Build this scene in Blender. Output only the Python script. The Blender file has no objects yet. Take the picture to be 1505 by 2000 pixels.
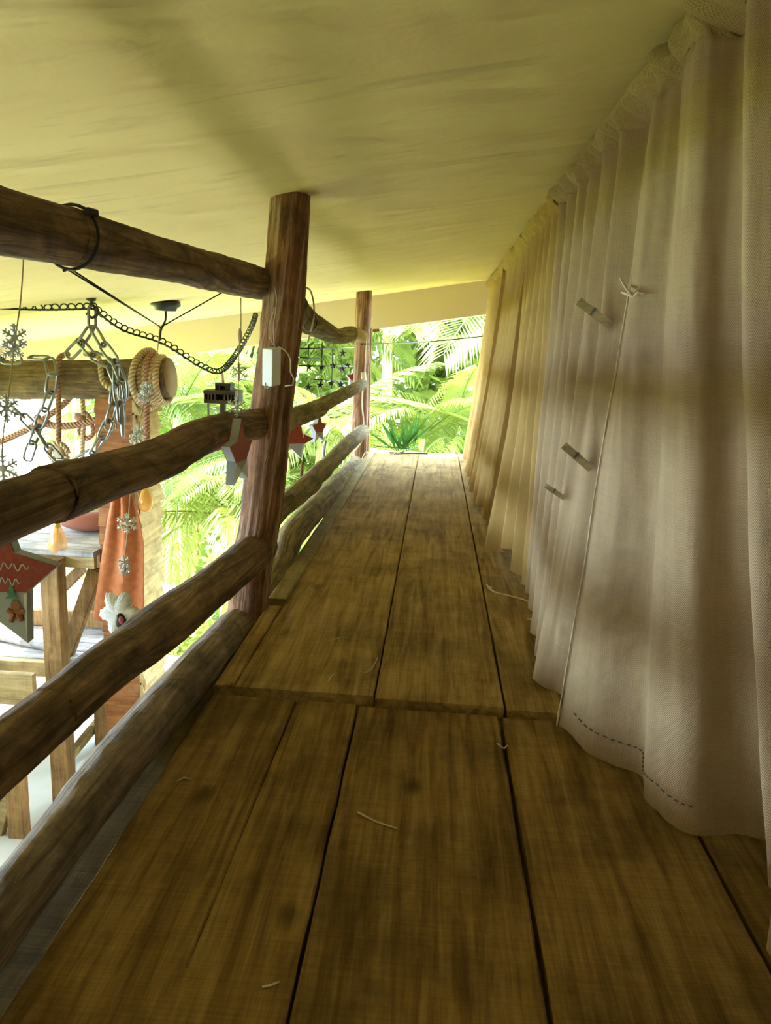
import bpy, math, random
from mathutils import Vector, Matrix, noise
from mathutils.bvhtree import BVHTree
random.seed(7)
S = bpy.context.scene
COL = S.collection
V = Vector

# ------------------------------------------------------------------ camera
F, CX, CY = 1480.0, 752.5, 1000.0
CAM = V((0, 0, 0.75))
_dy = V((855 - CX, -(681 - CY), -F)).normalized()
_h = V((math.cos(math.radians(2.5)), -math.sin(math.radians(2.5)), 0))
_dx = (_h - _h.dot(_dy) * _dy).normalized()
_dz = _dx.cross(_dy)
ROT = Matrix((_dx, _dy, _dz))
cd = bpy.data.cameras.new('camera')
cd.sensor_fit = 'HORIZONTAL'; cd.sensor_width = 36.0; cd.lens = F / 1505.0 * 36.0
cd.clip_start = 0.02; cd.clip_end = 200
cam = bpy.data.objects.new('camera', cd); COL.objects.link(cam)
M4 = ROT.to_4x4(); M4.translation = CAM
cam.matrix_world = M4
S.camera = cam

# ------------------------------------------------------------------ light
w = bpy.data.worlds.new('sky'); S.world = w; w.use_nodes = True
bg = w.node_tree.nodes['Background']
bg.inputs[0].default_value = (0.62, 0.82, 1.0, 1); bg.inputs[1].default_value = 26.0
sd = bpy.data.lights.new('sun', 'SUN'); sd.energy = 19.0; sd.angle = math.radians(1.0); sd.color = (1.0, 0.95, 0.82)
sun = bpy.data.objects.new('sun', sd); COL.objects.link(sun)
sun.rotation_euler = (-V((-0.68, 0.30, 0.67))).to_track_quat('-Z', 'Y').to_euler()
vs = S.view_settings
vs.view_transform = 'Standard'; vs.look = 'None'; vs.gamma = 1.0; vs.use_curve_mapping = False; vs.exposure = 0.72

# ------------------------------------------------------------------ pixel helpers (direction only; depth from what a thing touches)
def ray(x, y): return ROT @ V((x - CX, -(y - CY), -F))
def PY(x, y, Y): d = ray(x, y); return CAM + d * (Y / d.y)
def PX(x, y, X): d = ray(x, y); return CAM + d * (X / d.x)
def PZ(x, y, Z): d = ray(x, y); return CAM + d * ((Z - CAM.z) / d.z)
CZ0, CSL = 1.182, 0.170                       # roof underside: z = CZ0 + CSL * x
def ceil_z(x): return CZ0 + CSL * x
def PC(x, y):
    d = ray(x, y); n = V((-CSL, 0, 1)); return CAM + d * ((V((0, 0, CZ0)) - CAM).dot(n) / d.dot(n))
LOWZ = -1.8

# ------------------------------------------------------------------ node helpers
def mat(name, build, rough=0.7, **kw):
    m = bpy.data.materials.new(name); m.use_nodes = True
    nt = m.node_tree; b = nt.nodes['Principled BSDF']; b.inputs['Roughness'].default_value = rough
    for k, v in kw.items(): b.inputs[k.replace('_', ' ')].default_value = v
    if build: build(nt, b)
    return m
def N(nt, t, **kw):
    n = nt.nodes.new('ShaderNode' + t)
    for k, v in kw.items():
        if k.startswith('i_'):
            key = k[2:].replace('_', ' ')
            n.inputs[int(key) if key.isdigit() else key].default_value = v
        else: setattr(n, k, v)
    return n
def L(nt, a, b): nt.links.new(a, b)
def coords(nt, scale, kind='Object', offset=True):
    tc = N(nt, 'TexCoord'); mp = N(nt, 'Mapping'); mp.inputs['Scale'].default_value = scale
    L(nt, tc.outputs[kind], mp.inputs['Vector'])
    if offset:
        oi = N(nt, 'ObjectInfo'); mu = N(nt, 'Math', operation='MULTIPLY'); mu.inputs[1].default_value = 37.0
        L(nt, oi.outputs['Random'], mu.inputs[0])
        cb = N(nt, 'CombineXYZ')
        for i in range(3): L(nt, mu.outputs[0], cb.inputs[i])
        L(nt, cb.outputs[0], mp.inputs['Location'])
    return mp.outputs[0]
def nz(nt, vec, scale=5, detail=6, rough=0.6, dist=0.0):
    n = N(nt, 'TexNoise'); n.inputs['Scale'].default_value = scale; n.inputs['Detail'].default_value = detail
    n.inputs['Roughness'].default_value = rough; n.inputs['Distortion'].default_value = dist
    L(nt, vec, n.inputs['Vector']); return n.outputs[0]
def ramp(nt, fac, stops):
    r = N(nt, 'ValToRGB'); e = r.color_ramp.elements
    while len(e) < len(stops): e.new(0.5)
    for i, (p, c) in enumerate(stops):
        e[i].position = p; e[i].color = (c[0], c[1], c[2], 1) if isinstance(c, tuple) else (c, c, c, 1)
    L(nt, fac, r.inputs[0]); return r.outputs[0]
def mix(nt, fac, a, b, bt='MIX'):
    m = N(nt, 'Mix', data_type='RGBA', blend_type=bt)
    for sock, v in ((m.inputs[0], fac), (m.inputs[6], a), (m.inputs[7], b)):
        if hasattr(v, 'is_output'): L(nt, v, sock)
        elif isinstance(v, tuple): sock.default_value = (*v, 1)
        else: sock.default_value = v
    return m.outputs[2]
def bump(nt, b, h, strength=0.3, dist=0.01):
    n = N(nt, 'Bump'); n.inputs['Strength'].default_value = strength; n.inputs['Distance'].default_value = dist
    L(nt, h, n.inputs['Height']); L(nt, n.outputs[0], b.inputs['Normal'])
def mth(nt, op, a, b=None):
    m = N(nt, 'Math', operation=op)
    for i, v in enumerate((a, b)):
        if v is None: continue
        if hasattr(v, 'is_output'): L(nt, v, m.inputs[i])
        else: m.inputs[i].default_value = v
    return m.outputs[0]

def flat(name, col, rough=0.6, **kw):
    return mat(name, lambda nt, b: b.inputs['Base Color'].__setattr__('default_value', (*col, 1)), rough, **kw)

def wood(name, dark, mid, light, axis=1, saw=0.35, knots=True, rough=0.75):
    """sawn board: grain along one object axis, saw marks across it, knots and stains"""
    def build(nt, b):
        s = [14.0] * 3; s[axis] = 0.9
        g = nz(nt, coords(nt, tuple(s)), 3.0, 7, 0.65, 0.6)
        s2 = [60.0] * 3; s2[axis] = 2.0
        g2 = nz(nt, coords(nt, tuple(s2)), 4.0, 4, 0.6)
        stain = nz(nt, coords(nt, (3, 3, 3)), 1.6, 7, 0.7)
        c = ramp(nt, g, [(0.30, dark), (0.52, mid), (0.75, light)])
        c = mix(nt, 0.35, c, ramp(nt, g2, [(0.3, 0.35), (0.7, 1.0)]), 'MULTIPLY')
        c = mix(nt, 0.75, c, ramp(nt, stain, [(0.36, 0.42), (0.58, 1.0)]), 'MULTIPLY')
        h = g2
        if saw:
            s3 = [2.0] * 3; s3[axis] = 170.0
            sw = nz(nt, coords(nt, tuple(s3)), 1.4, 3, 0.5, 0.3)
            c = mix(nt, saw, c, ramp(nt, sw, [(0.34, 0.35), (0.62, 1.1)]), 'MULTIPLY')
            h = mth(nt, 'ADD', g2, sw)
        if knots:
            s4 = [6.0] * 3; s4[axis] = 4.0
            vo = N(nt, 'TexVoronoi'); vo.inputs['Scale'].default_value = 1.0
            L(nt, coords(nt, tuple(s4)), vo.inputs['Vector'])
            k = ramp(nt, mth(nt, 'ADD', vo.outputs['Distance'], mth(nt, 'MULTIPLY', g, 0.12)), [(0.10, 0.28), (0.20, 1.0)])
            c = mix(nt, 0.8, c, k, 'MULTIPLY')
        L(nt, c, b.inputs['Base Color']); bump(nt, b, h, 0.35, 0.004); b.inputs['Specular IOR Level'].default_value = 0.15
    return mat(name, build, rough)

def bark(name, dark, mid, light, patch=None, rough=0.85):
    """log: streaks along the log (UV v = metres along, u = metres around)"""
    def build(nt, b):
        g = nz(nt, coords(nt, (55, 3.2, 1), 'UV'), 1.0, 7, 0.65, 1.0)
        bl = nz(nt, coords(nt, (14, 9, 1), 'UV'), 1.0, 7, 0.7, 0.6)
        c = ramp(nt, g, [(0.28, dark), (0.5, mid), (0.74, light)])
        c = mix(nt, 0.8, c, ramp(nt, bl, [(0.34, 0.30), (0.64, 1.35)]), 'MULTIPLY')
        if patch:
            pm = nz(nt, coords(nt, (42, 2.2, 1), 'UV'), 1.3, 6, 0.7, 0.5)
            c = mix(nt, ramp(nt, pm, [(0.50, 0.0), (0.62, 0.8)]), c, patch)
        L(nt, c, b.inputs['Base Color']); bump(nt, b, mth(nt, 'ADD', g, mth(nt, 'MULTIPLY', bl, 0.7)), 1.0, 0.018)
    return mat(name, build, rough)

def burlap_build(tint, warm):
    def build(nt, b):
        tc = N(nt, 'TexCoord'); sp = N(nt, 'SeparateXYZ'); L(nt, tc.outputs['UV'], sp.inputs[0])
        wob = nz(nt, coords(nt, (9, 9, 1), 'UV', False), 3, 3)
        U = mth(nt, 'ADD', sp.outputs[0], mth(nt, 'MULTIPLY', wob, 0.006)); W = mth(nt, 'ADD', sp.outputs[1], mth(nt, 'MULTIPLY', wob, 0.006))
        k = 2 * math.pi / 0.0042
        su = mth(nt, 'SINE', mth(nt, 'MULTIPLY', U, k)); sv = mth(nt, 'SINE', mth(nt, 'MULTIPLY', W, k))
        weave = mth(nt, 'MULTIPLY', su, sv)
        slub1 = nz(nt, coords(nt, (260, 7, 1), 'UV', False), 1, 3, 0.6); slub2 = nz(nt, coords(nt, (7, 260, 1), 'UV', False), 1, 3, 0.6)
        c = mix(nt, ramp(nt, slub1, [(0.2, 0.2), (0.8, 0.8)]), tint, warm)
        c = mix(nt, 0.15, c, ramp(nt, slub2, [(0.3, 0.55), (0.7, 1.15)]), 'MULTIPLY')
        c = mix(nt, 0.55, c, ramp(nt, mth(nt, 'ADD', mth(nt, 'MULTIPLY', weave, 0.5), 0.5), [(0.12, 0.35), (0.5, 1.0), (0.9, 1.12)]), 'MULTIPLY')
        fade = nz(nt, coords(nt, (3, 5, 1), 'UV'), 1.5, 4)
        c = mix(nt, 0.4, c, ramp(nt, fade, [(0.3, 0.75), (0.7, 1.1)]), 'MULTIPLY')
        L(nt, c, b.inputs['Base Color'])
        bump(nt, b, mth(nt, 'ADD', weave, mth(nt, 'MULTIPLY', mth(nt, 'ADD', slub1, slub2), 0.8)), 0.5, 0.0016)
        tr = N(nt, 'BsdfTranslucent'); L(nt, c, tr.inputs[0]); ms = N(nt, 'MixShader'); ms.inputs[0].default_value = 0.12
        L(nt, b.outputs[0], ms.inputs[1]); L(nt, tr.outputs[0], ms.inputs[2])
        L(nt, ms.outputs[0], nt.nodes['Material Output'].inputs[0])
    return build

def leaf_build(c1, c2):
    def build(nt, b):
        oi = N(nt, 'ObjectInfo'); n1 = nz(nt, coords(nt, (4, 4, 4)), 2, 3)
        f = mth(nt, 'ADD', mth(nt, 'MULTIPLY', oi.outputs['Random'], 0.6), mth(nt, 'MULTIPLY', n1, 0.5))
        c = mix(nt, f, c1, c2); L(nt, c, b.inputs['Base Color'])
        tr = N(nt, 'BsdfTranslucent'); L(nt, c, tr.inputs[0]); ms = N(nt, 'MixShader'); ms.inputs[0].default_value = 0.5
        L(nt, b.outputs[0], ms.inputs[1]); L(nt, tr.outputs[0], ms.inputs[2])
        L(nt, ms.outputs[0], nt.nodes['Material Output'].inputs[0])
    return build

def plaster_build(nt, b):
    n1 = nz(nt, coords(nt, (1.6, 4.0, 3), offset=False), 1.5, 3, 0.4, 0.6)
    n2 = nz(nt, coords(nt, (1, 1, 1), offset=False), 60, 3, 0.6)
    sm = nz(nt, coords(nt, (1, 1, 1), offset=False), 1.1, 4)
    c = ramp(nt, sm, [(0.3, (0.68, 0.52, 0.26)), (0.7, (0.78, 0.62, 0.33))])
    st = nz(nt, coords(nt, (2.2, 15, 5), offset=False), 1.0, 4, 0.55, 1.4)
    c = mix(nt, 0.32, c, ramp(nt, st, [(0.25, 0.4), (0.42, 1.0)]), 'MULTIPLY')
    L(nt, c, b.inputs['Base Color'])
    bump(nt, b, mth(nt, 'ADD', n1, mth(nt, 'MULTIPLY', n2, 0.05)), 0.5, 0.05)

def rope_build(c1, c2, k=260.0):
    def build(nt, b):
        tc = N(nt, 'TexCoord'); sp = N(nt, 'SeparateXYZ'); L(nt, tc.outputs['UV'], sp.inputs[0])
        s = mth(nt, 'SINE', mth(nt, 'ADD', mth(nt, 'MULTIPLY', sp.outputs[1], k), mth(nt, 'MULTIPLY', sp.outputs[0], 150.0)))
        f = mth(nt, 'ADD', mth(nt, 'MULTIPLY', s, 0.5), 0.5)
        L(nt, mix(nt, f, c1, c2), b.inputs['Base Color']); bump(nt, b, f, 0.8, 0.006)
    return build

M = {}
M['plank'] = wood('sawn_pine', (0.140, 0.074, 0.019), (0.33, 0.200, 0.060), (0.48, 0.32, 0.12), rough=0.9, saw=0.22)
M['plank_far'] = wood('sawn_pine_lit', (0.19, 0.105, 0.030), (0.46, 0.295, 0.100), (0.63, 0.45, 0.18), rough=0.9, saw=0.22)  # paler than the near boards; far-end daylight partly put into the colour
M['plank_edge'] = wood('fresh_pine', (0.24, 0.17, 0.05), (0.38, 0.28, 0.10), (0.50, 0.39, 0.17))
M['timber'] = wood('timber', (0.20, 0.105, 0.035), (0.36, 0.21, 0.085), (0.50, 0.32, 0.15), axis=2, saw=0.15)
M['timber_x'] = wood('pale_timber', (0.30, 0.20, 0.08), (0.46, 0.33, 0.15), (0.58, 0.45, 0.23), axis=0, saw=0.15)
M['grey_board'] = wood('weathered_board', (0.30, 0.26, 0.24), (0.48, 0.44, 0.42), (0.62, 0.58, 0.56), axis=0, saw=0.2)
M['siding'] = wood('siding', (0.26, 0.10, 0.035), (0.42, 0.18, 0.07), (0.55, 0.28, 0.12), axis=0, saw=0.1)
M['siding_lit'] = wood('lit_siding', (0.46, 0.32, 0.14), (0.62, 0.46, 0.22), (0.74, 0.57, 0.31), axis=1, saw=0.1)  # sunlight on the pillar's right face put into the board colour
M['rail'] = bark('bark_rail', (0.050, 0.024, 0.009), (0.235, 0.132, 0.058), (0.50, 0.325, 0.17))
M['rail_far'] = bark('mossy_rail', (0.08, 0.05, 0.016), (0.21, 0.145, 0.05), (0.34, 0.25, 0.095), (0.42, 0.34, 0.13))
M['log_beam'] = bark('smooth_log', (0.09, 0.05, 0.018), (0.19, 0.115, 0.045), (0.30, 0.20, 0.09))
M['kerb'] = bark('grey_log', (0.095, 0.058, 0.032), (0.27, 0.19, 0.125), (0.50, 0.39, 0.28))
M['post'] = bark('red_bark', (0.095, 0.035, 0.013), (0.27, 0.110, 0.045), (0.50, 0.27, 0.14), (0.58, 0.39, 0.25))
M['cut'] = flat('cut_wood', (0.42, 0.32, 0.19), 0.8)
M['plaster'] = mat('plaster', plaster_build, 0.85)
M['beam'] = flat('painted_concrete', (0.62, 0.53, 0.35), 0.8)
M['burlap'] = mat('burlap', burlap_build((0.42, 0.285, 0.150), (0.58, 0.410, 0.235)), 0.95)
M['burlap2'] = mat('burlap_golden', burlap_build((0.44, 0.27, 0.085), (0.57, 0.37, 0.125)), 0.95)
M['palm'] = mat('palm_leaf', leaf_build((0.045, 0.11, 0.012), (0.26, 0.275, 0.045)), 0.45)
M['palm_dark'] = mat('dark_leaf', leaf_build((0.015, 0.05, 0.008), (0.03, 0.08, 0.012)), 0.5)
M['leaf'] = mat('bush_leaf', leaf_build((0.09, 0.17, 0.016), (0.33, 0.34, 0.07)), 0.5)
M['stem'] = mat('palm_stem', rope_build((0.42, 0.40, 0.08), (0.60, 0.55, 0.16), 40.0), 0.6)
M['ground'] = mat('ground', lambda nt, b: L(nt, ramp(nt, nz(nt, coords(nt, (1, 1, 1)), 2.5, 6), [(0.35, (0.16, 0.24, 0.02)), (0.65, (0.40, 0.42, 0.05))]), b.inputs['Base Color']), 0.95)
M['tile'] = mat('pale_floor', lambda nt, b: L(nt, ramp(nt, nz(nt, coords(nt, (1, 1, 1)), 3, 5), [(0.3, (0.44, 0.42, 0.38)), (0.7, (0.56, 0.54, 0.49))]), b.inputs['Base Color']), 0.5)
M['rope'] = mat('rope', rope_build((0.30, 0.19, 0.09), (0.58, 0.43, 0.25), 330.0), 0.9)
M['rope_red'] = mat('rope_brown', rope_build((0.20, 0.08, 0.04), (0.38, 0.20, 0.11), 330.0), 0.9)
M['twine'] = flat('twine', (0.62, 0.50, 0.33), 0.9)
M['cord'] = flat('cream_cord', (0.70, 0.60, 0.42), 0.7)
M['black'] = flat('black_plastic', (0.012, 0.012, 0.012), 0.5)
M['blackmetal'] = flat('black_metal', (0.03, 0.03, 0.028), 0.5, Metallic=0.6)
M['steel'] = flat('galvanised_steel', (0.20, 0.205, 0.20), 0.38, Metallic=1.0)
M['white'] = flat('white_plastic', (0.74, 0.78, 0.80), 0.4)
M['crystal'] = flat('clear_acrylic', (0.80, 0.89, 0.95), 0.15, Transmission_Weight=0.12, IOR=1.45)
M['glass'] = flat('amber_glass', (0.85, 0.40, 0.05), 0.05, Alpha=0.5)
M['brass'] = flat('brass', (0.55, 0.36, 0.12), 0.35, Metallic=1.0)
M['red'] = mat('red_paint', lambda nt, b: L(nt, ramp(nt, nz(nt, coords(nt, (1, 1, 1)), 160, 3), [(0.35, (0.27, 0.035, 0.02)), (0.75, (0.42, 0.08, 0.045))]), b.inputs['Base Color']), 0.6)
M['paintwhite'] = flat('white_paint', (0.72, 0.76, 0.76), 0.6)
M['greypaint'] = flat('grey_edge_paint', (0.40, 0.44, 0.48), 0.6)
M['brown'] = flat('gingerbread_brown', (0.32, 0.12, 0.04), 0.6)
M['green'] = flat('fir_green', (0.10, 0.28, 0.18), 0.6)
M['felt'] = mat('white_felt', lambda nt, b: bump(nt, b, nz(nt, coords(nt, (1, 1, 1)), 300, 3), 0.5, 0.003), 0.95, Base_Color=(0.86, 0.90, 0.95, 1))
M['pink'] = flat('rose_cloth', (0.45, 0.12, 0.13), 0.9)
M['cloth'] = mat('orange_cloth', lambda nt, b: (L(nt, ramp(nt, nz(nt, coords(nt, (1, 1, 1)), 30, 5), [(0.3, (0.30, 0.085, 0.025)), (0.7, (0.44, 0.145, 0.048))]), b.inputs['Base Color']), bump(nt, b, nz(nt, coords(nt, (1, 1, 1)), 220, 3), 0.4, 0.003)), 0.95)
M['maroon'] = flat('maroon_cloth', (0.20, 0.06, 0.03), 0.95)
M['pin'] = wood('clothespin_wood', (0.60, 0.46, 0.26), (0.74, 0.60, 0.38), (0.82, 0.70, 0.48), axis=0, saw=0, knots=False)
M['lantern'] = flat('dark_lantern_wood', (0.05, 0.03, 0.015), 0.7)

# ------------------------------------------------------------------ mesh helpers
class MB:
    def __init__(s): s.v = []; s.f = []; s.uv = []          # uv per face corner
    def add(s, vs, fs, uvs=None):
        o = len(s.v); s.v += [V(p) for p in vs]
        for i, f in enumerate(fs):
            s.f.append([o + k for k in f])
            s.uv.append(uvs[i] if uvs else [(0, 0)] * len(f))
        return s
    def box(s, a, b):
        (x0, y0, z0), (x1, y1, z1) = a, b
        return s.add([(x0, y0, z0), (x1, y0, z0), (x1, y1, z0), (x0, y1, z0), (x0, y0, z1), (x1, y0, z1), (x1, y1, z1), (x0, y1, z1)],
                     [(0, 3, 2, 1), (4, 5, 6, 7), (0, 1, 5, 4), (1, 2, 6, 5), (2, 3, 7, 6), (3, 0, 4, 7)])
    def beam(s, a, b, wd, ht, up=V((0, 0, 1)), bev=0.004):
        a = V(a); b = V(b); t = (b - a).normalized(); sd = t.cross(up)
        if sd.length < 1e-3: sd = t.cross(V((0, 1, 0)))
        sd.normalize(); u = sd.cross(t)
        w2, h2 = wd / 2, ht / 2; e = min(bev, w2 * .4, h2 * .4)
        sec = [(-w2 + e, -h2), (w2 - e, -h2), (w2, -h2 + e), (w2, h2 - e), (w2 - e, h2), (-w2 + e, h2), (-w2, h2 - e), (-w2, -h2 + e)]
        vs = [a + sd * p + u * q for p, q in sec] + [b + sd * p + u * q for p, q in sec]
        fs = [(i, (i + 1) % 8, 8 + (i + 1) % 8, 8 + i) for i in range(8)] + [tuple(range(7, -1, -1)), tuple(range(8, 16))]
        return s.add(vs, fs)
    def tube(s, path, rad, seg=10, nse=0.0, nscale=9.0, step=None, cap=True, seed=0.0, flat_top=None):
        """smooth path (Catmull-Rom), radius list or number, optional noise; uv = metres around / along"""
        path = [V(p) for p in path]; rads = rad if isinstance(rad, (list, tuple)) else [rad] * len(path)
        pts, rs = [], []
        if step is None: pts, rs = path, list(rads)
        else:
            for i in range(len(path) - 1):
                p0 = path[max(i - 1, 0)]; p1 = path[i]; p2 = path[i + 1]; p3 = path[min(i + 2, len(path) - 1)]
                n = max(1, int((p2 - p1).length / step))
                for k in range(n):
                    t = k / n
                    pts.append(0.5 * ((2 * p1) + (p2 - p0) * t + (2 * p0 - 5 * p1 + 4 * p2 - p3) * t * t + (3 * p1 - p0 - 3 * p2 + p3) * t ** 3))
                    tt = t * t * (3 - 2 * t); rs.append(rads[i] * (1 - tt) + rads[i + 1] * tt)
            pts.append(path[-1]); rs.append(rads[-1])
        vs = []; fs = []; uvs = []; ln = 0.0; n = len(pts); sd = None
        for i, p in enumerate(pts):
            t = (pts[min(i + 1, n - 1)] - pts[max(i - 1, 0)]).normalized()
            if sd is None:
                sd = t.cross(V((0, 0, 1)))
                if sd.length < 0.05: sd = t.cross(V((0, 1, 0)))
            sd = (sd - t * sd.dot(t)).normalized(); u = sd.cross(t)
            if i: ln += (p - pts[i - 1]).length
            for k in range(seg):
                a = 2 * math.pi * k / seg; d = sd * math.cos(a) + u * math.sin(a); r = rs[i]
                if nse:
                    q = p * nscale + d * 1.3 + V((seed, seed * 2, 0))
                    r *= 1 + nse * (noise.noise(q) + 0.6 * noise.noise(q * 2.7) + 0.35 * noise.noise(q * 6.1))
                vs.append(p + d * r)
            if i:
                l0 = ln - (p - pts[i - 1]).length
                for k in range(seg):
                    k2 = (k + 1) % seg; c = 2 * math.pi * rs[i] / seg
                    fs.append(((i - 1) * seg + k, (i - 1) * seg + k2, i * seg + k2, i * seg + k))
                    uvs.append([(k * c, l0), ((k + 1) * c, l0), ((k + 1) * c, ln), (k * c, ln)])
        if cap:
            fs.append(tuple(range(seg))[::-1]); uvs.append([(0, 0)] * seg)
            fs.append(tuple((n - 1) * seg + k for k in range(seg))); uvs.append([(0, 0)] * seg)
        return s.add(vs, fs, uvs)
    def lathe(s, prof, c, seg=20):
        c = V(c); vs = []; fs = []
        for r, z in prof:
            for k in range(seg):
                a = 2 * math.pi * k / seg; vs.append(c + V((r * math.cos(a), r * math.sin(a), z)))
        for i in range(len(prof) - 1):
            for k in range(seg):
                k2 = (k + 1) % seg; fs.append((i * seg + k, i * seg + k2, (i + 1) * seg + k2, (i + 1) * seg + k))
        return s.add(vs, fs)
    def prism(s, pts, n, depth, bev=0.0):
        """extrude an outline (list of 3D points) along n by depth, centred"""
        n = V(n).normalized(); pts = [V(p) for p in pts]; m = len(pts); c = sum(pts, V()) / m
        a = [p + n * depth / 2 for p in pts]; b = [p - n * depth / 2 for p in pts]
        vs = a + b; fs = [tuple(range(m)), tuple(range(2 * m - 1, m - 1, -1))] + [(i, m + i, m + (i + 1) % m, (i + 1) % m) for i in range(m)]
        return s.add(vs, fs)
    def ball(s, c, r, sx=1, sy=1, sz=1, seg=12, rings=8, nse=0):
        c = V(c); vs = []; fs = []
        for i in range(rings + 1):
            th = math.pi * i / rings
            for k in range(seg):
                a = 2 * math.pi * k / seg; d = V((math.sin(th) * math.cos(a), math.sin(th) * math.sin(a), math.cos(th)))
                q = r * (1 + nse * noise.noise(d * 2 + c * 30)); vs.append(c + V((d.x * sx, d.y * sy, d.z * sz)) * q)
        for i in range(rings):
            for k in range(seg):
                k2 = (k + 1) % seg; fs.append((i * seg + k, (i + 1) * seg + k, (i + 1) * seg + k2, i * seg + k2))
        return s.add(vs, fs)
    def build(s, name, m, parent=None, smooth=False, origin=None):
        if origin is None:
            lo = V([min(p[i] for p in s.v) for i in range(3)]); hi = V([max(p[i] for p in s.v) for i in range(3)])
            origin = V(((lo.x + hi.x) / 2, (lo.y + hi.y) / 2, lo.z))
        me = bpy.data.meshes.new(name); me.from_pydata([tuple(p - origin) for p in s.v], [], s.f)
        ul = me.uv_layers.new(name='UVMap'); k = 0
        for uvs in s.uv:
            for uv in uvs: ul.data[k].uv = uv; k += 1
        if smooth: me.polygons.foreach_set('use_smooth', [True] * len(me.polygons))
        me.materials.append(M[m] if isinstance(m, str) else m); me.update()
        o = bpy.data.objects.new(name, me); COL.objects.link(o); o.location = origin
        if parent: put(o, parent)
        return o

def world_loc(o):
    p = V(o.location); q = o.parent
    while q: p += V(q.location); q = q.parent
    return p
def put(o, parent):
    wl = V(o.location); o.parent = parent; o.location = wl - world_loc(parent)
def tag(o, label=None, cat=None, group=None, kind=None):
    for k, v in (('label', label), ('category', cat), ('group', group), ('kind', kind)):
        if v: o[k] = v
    return o
def thing(name, loc, label=None, cat=None, group=None, kind=None):
    o = bpy.data.objects.new(name, None); COL.objects.link(o); o.location = loc; o.empty_display_size = 0.05
    return tag(o, label, cat, group, kind)
def struct(o, label=None): return tag(o, label, kind='structure')
def smooth_path(path, n):
    out = []; path = [V(p) for p in path]
    for i in range(len(path) - 1):
        p0 = path[max(i - 1, 0)]; p1 = path[i]; p2 = path[i + 1]; p3 = path[min(i + 2, len(path) - 1)]
        for k in range(n):
            t = k / n; out.append(0.5 * ((2 * p1) + (p2 - p0) * t + (2 * p0 - 5 * p1 + 4 * p2 - p3) * t * t + (3 * p1 - p0 - 3 * p2 + p3) * t ** 3))
    out.append(path[-1]); return out

# ================================================================== SETTING
# ---- walkway floor of sawn planks
floor = struct(thing('floor', (0, 2.5, -0.03)), 'raised walkway floor of wide sawn pine planks')
def plank(mb, xl, xr, y0, y1, zt, th=0.028, rough=0.0012, seed=0.0, rl=None, rr=None):
    """board along Y; xl/xr = number or (at y0, at y1); wavering, slightly chamfered edges"""
    n = max(4, int((y1 - y0) / 0.03)); vs = []; fs = []
    for i in range(n + 1):
        t = i / n; y = y0 + (y1 - y0) * t
        a = xl[0] + (xl[1] - xl[0]) * t if isinstance(xl, tuple) else xl
        b = xr[0] + (xr[1] - xr[0]) * t if isinstance(xr, tuple) else xr
        a += (rl or rough) * (noise.noise(V((seed, y * 9, 1))) + 0.7 * noise.noise(V((seed, y * 35, 2))))
        b += (rr or rough) * (noise.noise(V((seed, y * 9, 5))) + 0.7 * noise.noise(V((seed, y * 35, 7))))
        e = 0.003
        vs += [(a, y, zt - th), (a, y, zt - e), (a + e, y, zt), (b - e, y, zt), (b, y, zt - e), (b, y, zt - th)]
    for i in range(n):
        for k in range(6): fs.append((i * 6 + k, (i + 1) * 6 + k, (i + 1) * 6 + (k + 1) % 6, i * 6 + (k + 1) % 6))
    fs.append((0, 1, 2, 3, 4, 5)); fs.append(tuple(n * 6 + k for k in (5, 4, 3, 2, 1, 0)))
    mb.add(vs, fs); return mb
FAR = 5.56
def one(m, *a, **k): plank(MB(), *a, **k).build('plank', m, floor)
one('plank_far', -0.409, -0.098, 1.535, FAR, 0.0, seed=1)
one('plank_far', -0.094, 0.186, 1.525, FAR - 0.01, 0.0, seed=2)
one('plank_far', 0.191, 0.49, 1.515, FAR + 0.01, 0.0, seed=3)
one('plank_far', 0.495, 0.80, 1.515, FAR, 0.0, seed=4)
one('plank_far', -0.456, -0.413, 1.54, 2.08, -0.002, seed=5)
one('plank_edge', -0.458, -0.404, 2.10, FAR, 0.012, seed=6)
m = MB()                                                       # cracked near board: the crack closes towards the camera
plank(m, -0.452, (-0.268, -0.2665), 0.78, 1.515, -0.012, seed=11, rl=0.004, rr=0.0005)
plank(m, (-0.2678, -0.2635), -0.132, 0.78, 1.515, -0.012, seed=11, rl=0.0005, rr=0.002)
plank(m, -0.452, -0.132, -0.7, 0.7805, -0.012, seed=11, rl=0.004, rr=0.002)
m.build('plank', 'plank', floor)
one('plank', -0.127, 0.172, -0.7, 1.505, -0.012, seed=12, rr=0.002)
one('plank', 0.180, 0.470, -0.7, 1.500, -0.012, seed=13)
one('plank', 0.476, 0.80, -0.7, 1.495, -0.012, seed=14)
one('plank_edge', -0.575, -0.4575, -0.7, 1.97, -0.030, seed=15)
b = MB(); b.beam((-0.43, -0.7, -0.115), (-0.43, FAR - 0.03, -0.115), 0.06, 0.17); b.build('joist', 'plank', floor)
b = MB(); b.beam((0.55, -0.7, -0.115), (0.55, FAR - 0.03, -0.115), 0.06, 0.17); b.build('joist', 'plank', floor)
for y in (1.52, 3.5): b = MB(); b.beam((-0.40, y, -0.10), (0.52, y, -0.10), 0.09, 0.13); b.build('joist', 'plank', floor)

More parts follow.
